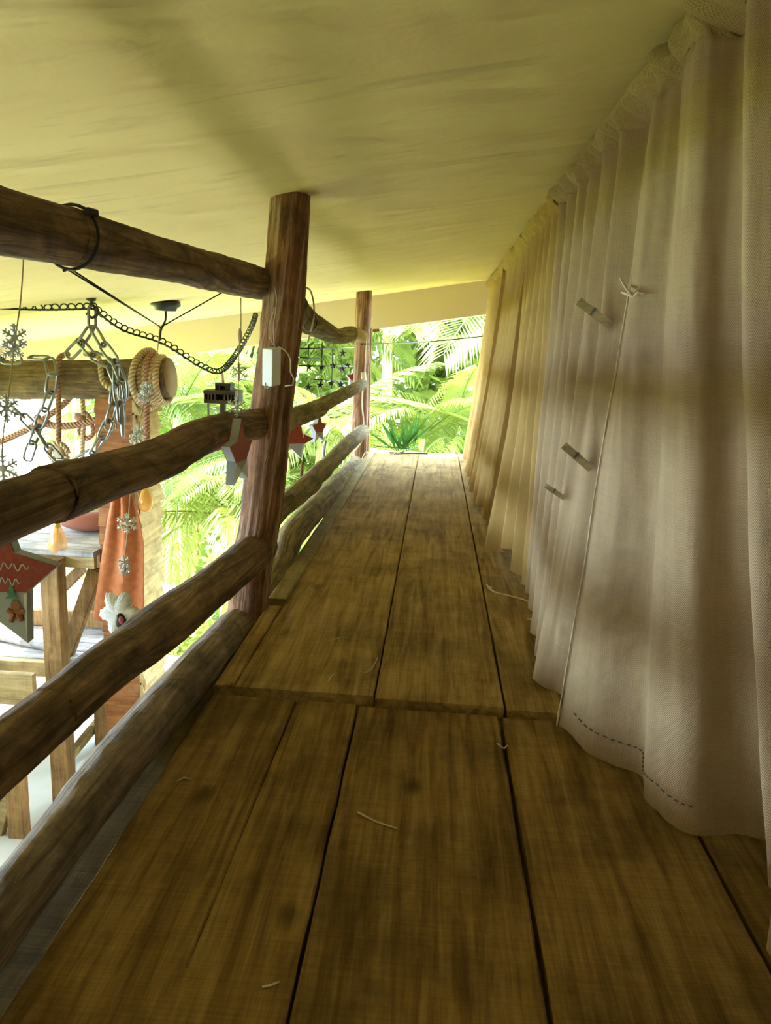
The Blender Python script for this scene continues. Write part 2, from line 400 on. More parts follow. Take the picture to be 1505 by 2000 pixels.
for x, ya, yb, zt in ((-0.096, 1.53, 1.60, -.0285), (-0.096, 1.625, 2.10, -.0285), (-0.096, 2.125, 5.5, -.0285), (0.1885, 1.53, 5.5, -.0285), (0.4925, 1.53, 5.5, -.0285),
                      (-0.1295, -.7, 1.49, -.0405), (0.176, -.7, 1.49, -.0405), (0.473, -.7, 1.49, -.0405), (-0.266, -.7, 1.49, -.0405), (-0.411, 1.545, 5.5, -.0305)):
    b = MB(); b.box((x - .03, ya, zt - .012), (x + .03, yb, zt)); b.build('gap_blocker', 'plank', floor)  # added unseen strips that stop light coming up through the plank joints

# ---- sloping plastered roof slab, end beam, walls behind camera and behind the curtains
XE = -3.3; Y0, Y1 = -0.85, 5.60
g = MB(); nx, ny = 60, 70; vs = []; fs = []
for i in range(nx + 1):
    for j in range(ny + 1):
        x = XE + (1.35 - XE) * i / nx; y = Y0 + (Y1 + 0.2 - Y0) * j / ny
        q = V((x * 1.5, y * 3.5, 0)); vs.append((x, y, ceil_z(x) + 0.0045 * noise.noise(q) + 0.0025 * noise.noise(q * 3)))
for i in range(nx):
    for j in range(ny):
        a = i * (ny + 1) + j; fs.append((a, a + 1, a + ny + 2, a + ny + 1))
g.add(vs, fs)
g.add([(XE, Y0, ceil_z(XE) + .01), (XE, Y1 + .2, ceil_z(XE) + .01), (1.35, Y1 + .2, ceil_z(1.35) + .01), (1.35, Y0, ceil_z(1.35) + .01),
       (XE, Y0, ceil_z(XE) + .16), (XE, Y1 + .2, ceil_z(XE) + .16), (1.35, Y1 + .2, ceil_z(1.35) + .16), (1.35, Y0, ceil_z(1.35) + .16)],
      [(0, 3, 2, 1), (4, 5, 6, 7), (0, 1, 5, 4), (1, 2, 6, 5), (2, 3, 7, 6), (3, 0, 4, 7)])
struct(g.build('ceiling', 'plaster', smooth=True), 'low sloping cream plastered ceiling with trowel marks')
t = MB(); D = 0.235
t.add([(XE, Y1, ceil_z(XE) - D), (1.3, Y1, ceil_z(1.3) - D), (1.3, Y1 + .18, ceil_z(1.3) - D), (XE, Y1 + .18, ceil_z(XE) - D),
       (XE, Y1, ceil_z(XE) + .004), (1.3, Y1, ceil_z(1.3) + .004), (1.3, Y1 + .18, ceil_z(1.3) + .004), (XE, Y1 + .18, ceil_z(XE) + .004)],
      [(0, 3, 2, 1), (4, 5, 6, 7), (0, 1, 5, 4), (1, 2, 6, 5), (2, 3, 7, 6), (3, 0, 4, 7)])
struct(t.build('trim_1', 'beam'), 'plain cream concrete beam along the far edge of the roof')
wb = MB(); wb.box((XE, Y0 - 0.12, LOWZ), (1.35, Y0, 1.5)); struct(wb.build('wall_back', 'beam'))
wr = MB(); wr.box((1.2, Y0, LOWZ), (1.35, Y1 + .18, 1.42)); struct(wr.build('wall_right', 'beam'))
wl = MB(); wl.box((XE - .14, Y0 - .12, LOWZ - .6), (XE, 5.78, -.32)); wl.box((XE - .14, Y0 - .12, .20), (XE, 5.78, ceil_z(XE) + .1)); wl.box((XE - .14, Y0 - .12, -.32), (XE, .4, .20)); struct(wl.build('light_slot_wall', 'beam'))  # unseen; parapet, drop fascia and slot shaped to cast rail bands on the curtains
lf = MB(); lf.box((XE, -0.8, LOWZ - 0.15), (1.2, 5.7, LOWZ)); struct(lf.build('floor_lower', 'tile'), 'pale lower floor seen below the walkway')
gd = MB(); gd.add([(-13, -12, -2.4), (9, -12, -2.4), (9, 16, -2.4), (-13, 16, -2.4), (-13, -12, -2.6), (9, -12, -2.6), (9, 16, -2.6), (-13, 16, -2.6)],
      [(0, 1, 2, 3), (4, 7, 6, 5), (0, 4, 5, 1), (1, 5, 6, 2), (2, 6, 7, 3), (3, 7, 4, 0)])
struct(gd.build('ground', 'ground'), 'sunlit grassy ground outside below the walkway')

# ================================================================== LOGS
def log(name, path, rad, m, parent=None, nse=0.07, seed=0.0, seg=22, step=0.018):
    b = MB(); b.tube(path, rad, seg, nse, 8.0, step, True, seed); return b.build(name, m, parent, True)
def rp(X, pts):                                                  # rail path from pixels in the railing's own plane
    P = []; Rr = []
    for x, y, d in pts:
        p = PX(x, y, X); P.append(p); Rr.append(d / F * (ROT.transposed() @ (CAM - p)).z / 2)
    return P, Rr
def ext(P, Rr, y):                                               # carry the log on towards the camera's side
    d = (P[0] - P[1]).normalized(); k = (y - P[0].y) / d.y
    return [P[0] + d * k] + P, [Rr[0]] + Rr
POSTY = 2.05
def post(name, pts, Y, label):
    P = [PY(x, y, Y) for x, y, d in pts]; Rr = [d / F * (ROT.transposed() @ (CAM - p)).z / 2 for p, (x, y, d) in zip(P, pts)]
    P[0] = V((P[0].x, Y, ceil_z(P[0].x) + 0.006))
    d = (P[-1] - P[-2]); d = d / abs(d.z)
    P.append(P[-1] + V((0, 0, -0.6))); Rr.append(Rr[-1]); P.append(V((P[-1].x, Y, LOWZ))); Rr.append(Rr[-1])
    return tag(log(name, P, Rr, 'post', nse=0.05, seed=Y), label, 'post', 'log posts of the walkway railing')
post('log_post', [(567, 395, 78), (553, 600, 80), (530, 800, 80), (510, 1000, 80), (484, 1195, 79)], POSTY, 'reddish peeling log post nearest the camera, with the white battery box')
post('log_post', [(711, 568, 31), (706, 700, 31), (703, 800, 31), (701, 900, 31)], 5.15, 'slimmer reddish log post at the far end of the walkway')

XR = -0.48
rn = thing('log_railing', (XR, 1.2, 0), 'dark bark log railing of three rails nearest the camera', 'railing')
for pts, sd in (([(0, 432, 128), (140, 463, 112), (330, 510, 79), (470, 544, 68), (545, 562, 55), (572, 569, 42)], 3.0),
                ([(0, 1003, 120), (100, 966, 117), (200, 935, 96), (310, 898, 82), (400, 851, 72), (470, 832, 62), (535, 828, 58)], 5.0),
                ([(0, 1478, 126), (100, 1395, 112), (200, 1311, 99), (320, 1220, 98), (400, 1158, 82), (470, 1100, 76), (510, 1066, 66)], 7.0)):
    P, Rr = ext(*rp(XR, pts), -0.6); log('rail', P, Rr, 'rail', rn, 0.075, sd)
rf = thing('log_railing', (XR, 3.5, 0), 'lighter mossy log railing of three knotty rails between the two posts', 'railing')
for pts, sd in (([(575, 598, 52), (590, 620, 50), (625, 642, 40), (658, 657, 30), (684, 653, 31), (708, 655, 20)], 9.0),
                ([(560, 824, 40), (569, 818, 38), (600, 806, 37), (621, 798, 36), (628, 793, 30), (645, 783, 27), (680, 765, 24), (708, 750, 20)], 11.0),
                ([(530, 1012, 44), (546, 994, 42), (587, 960, 42), (606, 943, 43), (613, 934, 37), (632, 916, 37), (640, 908, 33), (680, 867, 30), (708, 842, 27)], 13.0)):
    P, Rr = rp(XR, pts); log('rail', P, Rr, 'rail_far', rf, 0.06, sd)
# kerb logs lying at the walkway's edge
def kerb(P, Rr, label, m='kerb', seed=0.0):
    b = MB(); b.tube(P, Rr, 22, 0.06, 7.0, 0.018, True, seed)
    o = b.build('kerb_log', m, None, True); return tag(o, label, 'log')
P, Rr = ext(*rp(-0.515, [(27, 1755, 120), (180, 1552, 106), (266, 1445, 100), (400, 1290, 82), (462, 1225, 72)]), -0.6)
kerb(P, Rr, 'greyish weathered log lying along the near walkway edge', seed=21)
P, Rr = rp(-0.50, [(508, 1174, 62), (531, 1134, 60), (549, 1099, 56), (573, 1042, 52), (646, 960, 40), (694, 904, 27)])
kerb(P, Rr, 'brown fibrous log lying along the walkway edge between the posts', 'rail_far', 23)

# ================================================================== CURTAINS
ROD_X, ROD_Z = 0.385, 1.205
bvh_list = []
def cat(pts, n):
    return smooth_path([V((p[0], p[1], 0)) for p in pts], n)
def panel(label, top, bot, seed, m='burlap', zb=0.004, hem=None, n=14, nv=46):
    T = cat(top, n); B = cat(bot, n); nu = len(T); ZT = 1.168
    root = thing('burlap_curtain', (0.36, (bot[0][1] + bot[-1][1]) / 2, 0), label, 'curtain', 'burlap curtains along the walkway')
    # arc length along the hem
    u = [0.0]
    for i in range(1, nu): u.append(u[-1] + max((B[i] - B[i - 1]).length, (T[i] - T[i - 1]).length) + 0.002)
    def grid(rows):
        vs = []; fs = []; uvs = []
        for r, row in enumerate(rows):
            vs += row
        for r in range(len(rows) - 1):
            for i in range(nu - 1):
                a = r * nu + i; fs.append((a, a + nu, a + nu + 1, a + 1))
                uvs.append([(u[i], rows[r][i].z), (u[i], rows[r + 1][i].z), (u[i + 1], rows[r + 1][i + 1].z), (u[i + 1], rows[r][i + 1].z)])
        return vs, fs, uvs
    rows = []
    for r in range(nv + 1):
        v = r / nv; e = v ** 1.25; row = []
        for i in range(nu):
            p = T[i].lerp(B[i], e)
            zbot = zb + 0.012 * noise.noise(V((u[i] * 9, seed, 0))) + (hem(i / (nu - 1)) if hem else 0)
            z = ZT + (max(zbot, 0.002) - ZT) * v
            d = 0.008 * noise.noise(V((u[i] * 7, z * 3.0, seed))) * math.sin(math.pi * min(1, v * 1.1)) + 0.003 * noise.noise(V((u[i] * 30, z * 7, seed)))
            row.append(V((p.x + d, p.y + 0.5 * d, z)))
        rows.append(row)
    cl = MB(); cl.add(*grid(rows)); o = cl.build('cloth', m, root, True)
    if label.startswith('wide'):
        hs = MB(); rw = rows[nv - 2]; rz = []
        for i in range(8, 4 * n + 2, 2): hs.tube([rw[i] + V((-.0035, -.0015, 0)), rw[i + 1] + V((-.0035, -.0015, 0))], .0013, 5)
        hs.build('hem_stitching', 'lantern', root)
        sv = MB(); sv.tube([rows[r][0] + V((-.004, -.001, 0)) for r in range(nv + 1)], [.0014 + .0016 * abs(noise.noise(V((r * 1.7, 3, 1)))) for r in range(nv + 1)], 6, .5, 60, .012); sv.build('selvedge', 'twine', root, True)
    bvh_list.append(BVHTree.FromPolygons([tuple(p) for p in cl.v], cl.f))
    # gathered casing round the rod: bulges out over the rod, fine ruffles
    rows = []
    for r in range(15):
        a = r / 14; row = []
        for i in range(nu):
            p = T[i]
            ruf = 0.020 * noise.noise(V((u[i] * 15 + a * 1.5, a * 1.0, seed + 3))) + 0.010 * math.sin(u[i] * 70 + 5 * noise.noise(V((u[i] * 5, a * 2, seed))) + 1.5 * a)
            k = math.sin(math.pi * min(a * 1.06, 1))
            if a < 0.8: x = p.x + (ROD_X - 0.05 - p.x) * min(1, a * 2.5) - (0.018 + ruf) * k; z = ZT - 0.004 + 0.082 * a
            else: x = ROD_X - 0.05 - (0.018 + ruf) * k + (a - 0.8) * 0.35; z = ZT - 0.004 + 0.0656 + (a - .8) * 0.03
            z += 0.012 * noise.noise(V((u[i] * 16, 7, seed))) * a
            row.append(V((x, p.y + ruf * 0.5, min(z, ceil_z(x) - 0.004))))
        rows.append(row)
    hd = MB(); hd.add(*grid(rows)); hd.build('header', m, root, True)
    # stitched seam under the casing
    sm = MB()
    for i in range(0, nu - 3, 3): sm.tube([V((T[i].x - 0.004, T[i].y, ZT + 0.002)), V((T[i + 2].x - 0.004, T[i + 2].y, ZT + 0.002))], 0.0016, 5)
    sm.build('seam', m, root)
    return root, rows, B, u
def pleats(y0, y1, n, xb, amp, seed, jig=0.3):
    rr = random.Random(seed); out = []
    for i in range(2 * n + 1):
        t = (i + rr.uniform(-jig, jig) * (0 < i < 2 * n)) / (2 * n)
        x = xb(t) if callable(xb) else xb
        out.append((x + amp * (1 if i % 2 else -1) * rr.uniform(0.5, 1.6), y0 + (y1 - y0) * t))
    return out
topA = [(.350, 1.450), (.332, 1.385), (.366, 1.315), (.334, 1.24), (.330, 1.150), (.372, 1.125), (.378, 1.065), (.342, 1.03), (.330, .975), (.368, .935), (.350, .87), (.34, .80), (.37, .74), (.34, .68)]
botA = [(.291, 1.453), (.332, 1.352), (.408, 1.275), (.402, 1.195), (.450, 1.115), (.530, 1.125), (.585, 1.085), (.552, 1.035), (.525, .995), (.590, .950), (.62, .87), (.57, .80), (.62, .73), (.60, .66)]
panel('wide grey-tan burlap curtain nearest the camera with a sewn hem', topA, botA, 1.0, 'burlap')
botA0 = [(.50, .93), (.47, .86), (.53, .80), (.49, .70), (.54, .60), (.50, .48), (.55, .36), (.50, .22), (.54, .08)]
panel('burlap curtain at the right edge, its near edge overlapping the wide one', [(.345 + .02 * (i % 2), .80 - .09 * i) for i in range(9)], botA0, 2.0, 'burlap')
botB = [(.39, 2.42), (.32, 2.34), (.385, 2.26), (.31, 2.18), (.375, 2.07), (.295, 1.98), (.365, 1.88), (.285, 1.82), (.345, 1.745), (.278, 1.70), (.266, 1.655), (.315, 1.60), (.375, 1.52), (.40, 1.36)]
topB = [(.352 + (.028 if i % 2 == 0 else -.028), 2.42 - (2.42 - 1.44) * i / 13) for i in range(13)] + [(.385, 1.34)]
panel('tan burlap curtain with three clothespins clipped to it', topB, botB, 3.0, 'burlap')
botC = [(.265, 3.22), (.30, 3.12), (.25, 3.02), (.285, 2.94), (.232, 2.86), (.222, 2.77), (.285, 2.70), (.262, 2.62), (.33, 2.55), (.285, 2.48), (.35, 2.42), (.31, 2.36), (.36, 2.30)]
topC = [(.352 + (.026 if i % 2 == 0 else -.026), 3.22 - (3.22 - 2.44) * i / 12) for i in range(13)]
panel('golden burlap curtain flaring out onto the planks mid-walkway', topC, botC, 4.0, 'burlap2', hem=lambda t: 0.05 * math.exp(-((t - .62) / .10) ** 2) + 0.02)
panel('narrow-pleated golden burlap curtain second from the far opening', pleats(4.25, 3.24, 6, .352, .022, 31), pleats(4.20, 3.20, 6, lambda t: .25 + .02 * t, .036, 32), 5.0, 'burlap2', hem=lambda t: 0.03 * math.exp(-((t - .7) / .1) ** 2) + 0.006)
panel('golden burlap curtain farthest away beside the palm view', pleats(5.54, 4.26, 7, .35, .022, 41), pleats(5.50, 4.22, 7, .252, .034, 42), 6.0, 'burlap2')
rod = MB(); rod.tube([(ROD_X, -0.2, ROD_Z), (ROD_X + .002, 2.5, ROD_Z + .002), (ROD_X, 5.58, ROD_Z)], 0.013, 12, 0.05, 9, 0.05)
tag(rod.build('curtain_rod', 'cut', None, True), 'thin pale stick threaded through the curtain tops', 'curtain rod')
def on_curtain(x, y):
    d = ray(x, y).normalized(); best = None
    for t in bvh_list:
        h = t.ray_cast(CAM, d)
        if h[0] is not None and (best is None or h[3] < best[1]): best = (h[0], h[3], h[1])
    return best[0] if best else PX(x, y, 0.31)
exec_after = []

# ================================================================== CLOTHESPINS
def clothespin(a, b, label):
    pa, pb = on_curtain(*a), on_curtain(*b); c = (pa + pb) / 2
    mid = ((a[0] + b[0]) / 2, (a[1] + b[1]) / 2); dm = min((p - CAM).length for p in (pa, pb, on_curtain(*mid)))
    c = CAM + ray(*mid).normalized() * (dm - 0.012)
    right = (ROT @ V((1, 0, 0))); up = (ROT @ V((0, 1, 0)))
    dist = (c - CAM).length; k = dist / F
    t = (right * (b[0] - a[0]) - up * (b[1] - a[1])).normalized(); t = (t + V((0, 0.05, 0))).normalized()
    n = (CAM - c).normalized(); n = (n - t * n.dot(t)).normalized(); s = t.cross(n)
    ln = math.hypot(b[0] - a[0], b[1] - a[1]) * k * 1.03; wd = ln * 0.21
    root = thing('clothespin', c, label, 'clothespin', 'wooden clothespins on the burlap')
    for sg, off in ((1, 0.0055), (-1, -0.0025)):
        m = MB(); prof = [(-.5, .0), (-.5, .045), (-.1, .06), (-.06, .03), (-.02, .06), (.5, .075), (.5, .0)]
        o0 = c + n * off
        m.prism([o0 + t * (p * ln) + n * (q * ln * sg * 0.8) for p, q in prof], s, wd)
        q = m.build('jaw', 'pin', root)
    m = MB(); m.tube([c + t * (-.08 * ln) + n * .004 + s * (wd * .62) * (1 if i % 2 else -1) + t * (.012 * ln * i) + n * (.006 if i % 2 else .006) for i in range(5)], 0.0011, 6)
    m.build('spring', 'steel', root)
clothespin((1131, 590), (1187, 632), 'clothespin highest on the burlap curtain, tilted')
clothespin((1101, 870), (1151, 914), 'middle clothespin on the burlap curtain, below the highest')
clothespin((1064, 948), (1100, 972), 'lowest and darkest clothespin on the burlap curtain')

# ================================================================== ON THE RAILING
# black cable tie round the near top rail
c = PX(138, 463, XR); m = MB(); ring = []
for k in range(25):
    a = 2 * math.pi * k / 24; ring.append(c + V((math.cos(a) * 0.0405, 0.004 * math.sin(a) - .008 * math.cos(a), math.sin(a) * 0.0405)))
m.tube(ring, 0.0022, 6, cap=False)
tie = thing('cable_tie', c, 'black cable tie looped round the near top rail', 'cable tie'); m.build('loop', 'black', tie, True)
m = MB(); m.beam(c + V((.030, -.016, .030)), c + V((.034, .0, .030)), .010, .009); m.build('buckle', 'black', tie)
m = MB(); m.tube([c + V((.004, -.001, -.0405)), c + V((.010, -.03, -.042)), c + V((.016, -.055, -.046))], 0.002, 5); m.build('tail', 'black', tie)

def cordm(path, r, m, name, parent=None, seg=6, step=0.012):
    b = MB(); b.tube(path, r, seg, 0, 1, step); return b.build(name, m, parent, True)

# white battery box hanging on the near post
by = POSTY - 0.085
root = thing('battery_box', PY(530, 748, by), 'white battery box hanging by string on the near log post', 'battery box')
a0, a1 = PY(513, 712, by - .03), PY(550, 712, by); hgt = 68 * 2.05 / F
fl = [PY(512, 680, by - .02), PY(532, 682, by - .045), PY(549, 679, by + .005)]
fr = [p - V((0, 0, hgt)) for p in fl]; bk = fl[0] + (fl[2] - fl[1])
m = MB(); c4 = [fl[0], fl[1], fl[2], bk]; m.add(c4 + [p - V((0, 0, hgt)) for p in c4], [(0, 1, 2, 3), (7, 6, 5, 4), (0, 4, 5, 1), (1, 5, 6, 2), (2, 6, 7, 3), (3, 7, 4, 0)])
o = m.build('case', 'white', root)
bv = o.modifiers.new('bevel', 'BEVEL'); bv.width = 0.003; bv.segments = 2
lp = [PY(518, 747, by - .03), PY(517, 756, by - .03), PY(521, 759, by - .03), PY(525, 756, by - .03), PY(525, 748, by - .03)]
cordm(lp, .0016, 'white', 'hanging_loop', root)
cordm([PY(536, 560, 1.93), PY(540, 590, by - .03), PY(534, 640, by - .03), PY(536, 679, by - .03)], .0016, 'twine', 'string', root)
cordm([PY(537, 600, by - .03), PY(525, 640, by - .03), PY(527, 660, by - .03), PY(534, 674, by - .03)], .0014, 'twine', 'string', root)
cordm([PY(543, 677, by - .02), PY(556, 684, by - .03), PY(567, 702, by - .035), PY(567, 726, by - .035), PY(574, 740, by - .03), PY(572, 752, by - .03), PY(556, 754, by - .03)], .0018, 'cord', 'cable', root)

# snowflake: flat six-armed crystal made once, copied
def flake_mesh():
    m = MB()
    for k in range(6):
        a = math.pi * k / 3 + math.pi / 6; d = V((math.cos(a), 0, math.sin(a))); s = V((-math.sin(a), 0, math.cos(a))); nrm = V((0, 1, 0))
        m.beam(d * 0.05, d * 0.5, .07, .10, nrm, .01)
        for r, l in ((.22, .13), (.36, .13)):
            for sg in (-1, 1): m.beam(d * r, d * (r + l * .6) + s * (sg * l), .05, .09, nrm, .01)
    m.ball((0, 0, 0), .13, 1, .8, 1, 8, 6)
    me = m.build('snowflake', 'crystal', None, True, V((0, 0, 0))); d = me.data; bpy.data.objects.remove(me); return d
FLAKE = flake_mesh()
def flake(p, size, parent, rz=0.0, name='snowflake'):
    o = bpy.data.objects.new(name, FLAKE); COL.objects.link(o); o.location = p; put(o, parent)
    o.scale = (size,) * 3; o.rotation_euler = (0, 0, rz); return o
def star_pts(c, r, n, up, rin=0.46, rot=0.0, sy=1.0):
    n = V(n).normalized(); up = V(up); s = up.cross(n).normalized(); up = n.cross(s)
    out = []
    for k in range(10):
        a = math.pi * k / 5 + rot; q = r if k % 2 == 0 else r * rin
        out.append(c + s * (math.sin(a) * q) + up * (math.cos(a) * q * sy))
    return out
def star_ornament(parent, c, r, n, th, rot=0.0, print_=False, sy=1.0, name='star'):
    """wooden star: red upper part, white points below, grey edges"""
    n = V(n).normalized(); up = V((0, 0, 1)); s = up.cross(n).normalized(); up = n.cross(s)
    m = MB(); m.prism(star_pts(c, r, n, (0, 0, 1), 0.50, rot, sy), n, th)
    st = m.build(name, 'greypaint', parent)
    pts = star_pts(c, r * .985, n, (0, 0, 1), 0.50, rot, sy)
    cut = c.dot(up) - 0.20 * r
    def clip(poly, sign):
        out = []
        for i, p in enumerate(poly):
            q = poly[(i + 1) % len(poly)]; a = (p.dot(up) - cut) * sign; b = (q.dot(up) - cut) * sign
            if a >= 0: out.append(p)
            if a * b < 0: out.append(p.lerp(q, a / (a - b)))
        return out
    for sg in (1, -1):
        off = n * (sg * (th / 2 + .0008)); 
        for poly, mm, nm in ((clip(pts, 1), 'red', 'red_face'),):
            f = MB(); f.prism([p + off for p in poly], n, .0012); f.build(nm, mm, st)
        # the two lower legs as separate triangles
        low = clip(pts, -1); sx = [q for q in low if (q - c).dot(s) >= -1e-6]; sx2 = [q for q in low if (q - c).dot(s) <= 1e-6]
        for grp in (sx, sx2):
            if len(grp) >= 3:
                f = MB(); f.prism([p + off for p in grp], n, .0012); f.build('white_face', 'paintwhite', st)
    if print_:
        for sg in (1, -1):
            o0 = c + n * (sg * (th / 2 + .0022))
            def at(x, y): return o0 + s * (x * r * sg) + up * (y * r)
            f = MB()                                              # looping white script
            for row, y0, w0 in ((0, .22, .55), (1, -.02, .42)):
                path = [at(-w0 + 2 * w0 * k / 40, y0 + .055 * math.sin(k * 1.25) + .02 * math.sin(k * .5)) for k in range(41)]
                f.tube(path, .0008, 4)
            f.build('script', 'paintwhite', st)
            g = MB(); gx, gy = .33, -.52                           # gingerbread figure
            for dx, dy, q in ((0, .10, .085), (0, -.03, .09)): g.ball(at(gx + dx, gy + dy), q * r, 1, .15, 1, 10, 6)
            for dx, dy in ((-.13, .03), (.13, .03), (-.08, -.16), (.09, -.15)): g.tube([at(gx + dx * .3, gy - .02), at(gx + dx, gy + dy)], .042 * r, 6)
            g.build('gingerbread_figure', 'brown', st)
            h = MB()
            for k in range(3): h.prism([at(.27 - (.10 - .025 * k), -.30 + .07 * k), at(.27 + (.10 - .025 * k), -.30 + .07 * k), at(.27, -.19 + .07 * k)], n, .001)
            h.build('fir_tree', 'green', st)
    return st

FD = V((0.3, -0.95, 0))
# garland 1: nearest, at the left edge
XG = -0.545
def gp(x, y, X=XG): return PX(x, y, X)
root = thing('snowflake_garland', gp(8, 950), 'string of clear snowflakes at the left edge ending in a large red star', 'garland', 'hanging snowflake garlands')
cordm([gp(46, 505), gp(40, 590), gp(30, 660), gp(14, 790), gp(4, 880), gp(8, 985), gp(2, 1075)], .0011, 'twine', 'string', root)
for (x, y, s_, rz) in ((28, 660, .036, 1.05), (24, 684, .030, .9), (12, 798, .036, 1.1), (6, 915, .038, .35)): flake(gp(x, y), s_, root, rz)
cst = gp(-6, 1128); star_ornament(root, cst, 0.080, (0.15, -0.98, 0.05), .020, 0.12, True, 1.2)
# garland 2: from the V-shaped cord, passing behind the middle rail
root = thing('snowflake_garland', PX(235, 1200, -.56), 'string of snowflakes ending in a white plush snowflake', 'garland', 'hanging snowflake garlands')
Q = lambda x, y: PX(x, y, -.565)
cordm([Q(312, 642), Q(306, 690), Q(287, 760), Q(268, 850), Q(256, 950), Q(247, 1060), Q(240, 1140)], .0012, 'twine', 'string', root)
for (x, y, s_, rz) in ((286, 760, .030, 1.0), (281, 776, .028, .8), (270, 843, .030, .5), (265, 856, .028, .9), (248, 1022, .040, .2), (242, 1098, .026, .9), (244, 1112, .026, 1.0)): flake(Q(x, y), s_, root, rz)
pl = thing('plush_snowflake', Q(236, 1195)); put(pl, root)
cc = Q(234, 1198); sx = V((.55, -.83, 0)).normalized(); m = MB(); k0 = 1.35 / F
nn = V((-.25, -.96, .08)).normalized(); su = V((0, 0, 1)).cross(nn).normalized(); uu = nn.cross(su)
NP = 144; ring = []
for k in range(NP):
    a = 2 * math.pi * k / NP; arm = abs(math.cos(3 * (a - .35))) ** 1.6
    r_ = (30 + 17 * arm + 5.0 * abs(math.sin(15 * a))) * k0
    ring.append(su * (math.sin(a) * r_) + uu * (math.cos(a) * r_))
lv = [(0.0, .013), (.55, .012), (.86, .008), (1.0, 0.0), (.86, -.008), (.55, -.012), (0.0, -.013)]
m.add([cc + p * q_ + nn * h_ for q_, h_ in lv for p in ring], [(i_ * NP + k, i_ * NP + (k + 1) % NP, (i_ + 1) * NP + (k + 1) % NP, (i_ + 1) * NP + k) for i_ in range(len(lv) - 1) for k in range(NP)])
m.build('plush_body', 'felt', pl, True)
m = MB(); m.ball(cc + nn * .013 + su * .012 + uu * -.010, .012, .9, .5, 1.3, 12, 8); m.build('dark_figure', 'black', pl, True)
m = MB(); m.ball(cc + nn * .018 + su * .017 + uu * -.006, .006, .9, .5, 1.3, 10, 7); m.build('rose_scarf', 'pink', pl, True)
# V cord hung from the top rail
root = thing('cord_swag', Q(315, 640), 'thin dark cords forming a V below the near top rail', 'cord')
for aa in ((128, 524), (136, 524)): cordm([PX(*aa, -.50), Q(312, 638)], .0012, 'black', 'strand', root, step=None)
cordm([Q(312, 640), PX(436, 570, -.50)], .0014, 'black', 'strand', root, step=None)
# garland 3 next to the near post
root = thing('snowflake_garland', PX(460, 940, -.55), 'short snowflake string beside the near post ending in a red and grey star', 'garland', 'hanging snowflake garlands')
Q3 = lambda x, y: PX(x, y, -.42)
cordm([PX(470, 582, -.45), Q3(470, 640), Q3(466, 690), Q3(465, 760), Q3(461, 815)], .0012, 'twine', 'string', root)
m = MB(); m.ball(Q3(468, 655), .007, .7, .7, 2.2, 8, 6); m.build('knot', 'twine', root, True)
for (x, y, s_, rz) in ((467, 727, .038, .2), (462, 794, .042, .4)): flake(Q3(x, y), s_, root, rz)
star_ornament(root, Q3(463, 886), .076, (0.96, -0.08, 0.0), .018, 0.0, False, 1.0)

# stars hanging beyond the far railing
def hang_star(c, r, n, label, rot=0.0, up=0.16, th=.02):
    root = thing('star_ornament', c - V((0, 0, r)), label, 'ornament', 'red wooden stars on the far railing')
    star_ornament(root, c, r, n, th, rot)
    cordm([c + V((0, 0, r * .9)), c + V((0.01, 0, r + up))], .0012, 'twine', 'string', root)
hang_star(PX(574, 858, -.58), .085, (.55, -.83, .0), 'red star ornament just right of the near post', .28, .08)
hang_star(PX(620, 838, -.56), .075, (.93, -.35, 0), 'small red star seen edge-on below the far middle rail', 0.0, .10)
hang_star(PX(690, 738, -.56), .06, (.5, -.8, 0), 'red star tip showing above the far middle rail by the far post', 0.0, .1)
o = MB(); c = PX(634, 880, -.57); o.tube([c + V((.004, 0, .055)), c + V((-.004, 0, .02)), c + V((-.006, 0, -.02)), c + V((.0, 0, -.06))], [.006, .008, .008, .006], 8, 0, 1, .01)
o.tube([c + V((.004, 0, .05)), PX(634, 800, XR)], .0012, 5)
tag(o.build('hanging_ornament', 'greypaint', None, True), 'thin curved grey ornament hanging between the far rails', 'ornament')
root = thing('hanging_rod', PX(587, 955, -.60), 'thin brown wooden rod hanging on a string beyond the far rails', 'ornament')
m = MB(); m.tube([PX(590, 902, -.60), PX(587, 955, -.60)], .008, 8, .05, 20, .02); m.build('rod', 'timber', root, True)
cordm([PX(594, 812, -.50), PX(590, 902, -.60)], .0013, 'twine', 'string', root)
# curtain of little star lights on a wire grid behind the far rails
root = thing('star_light_curtain', PX(640, 770, -.62), 'curtain of little dark stars on wires behind the far rails', 'string lights')
XS = -.66; QS = lambda x, y: PX(x, y, XS)
for (a, b_) in (((578, 681), (700, 679)), ((585, 698), (630, 701)), ((583, 714), (698, 716)), ((612, 741), (690, 746))): cordm([QS(*a), QS(*b_)], .0034, 'blackmetal', 'wire', root, 5, None)
SP = [(603, 717), (628, 717), (650, 714), (668, 720), (678, 713), (625, 752), (646, 748), (665, 751), (669, 690), (602, 756)]
for x, y0, y1 in ((603, 672, 725), (629, 668, 775), (650, 668, 760), (668, 680, 765)): cordm([QS(x, y0), QS(x - 3, y1)], .0030, 'blackmetal', 'wire', root, 5, None)
for x, y in SP:
    m = MB(); c = QS(x, y); m.prism(star_pts(c, 7.5 / F * c.y, (.3, -.95, 0), (0, 0, 1), .42), (.3, -.95, 0), .006); m.build('star', 'blackmetal', root)
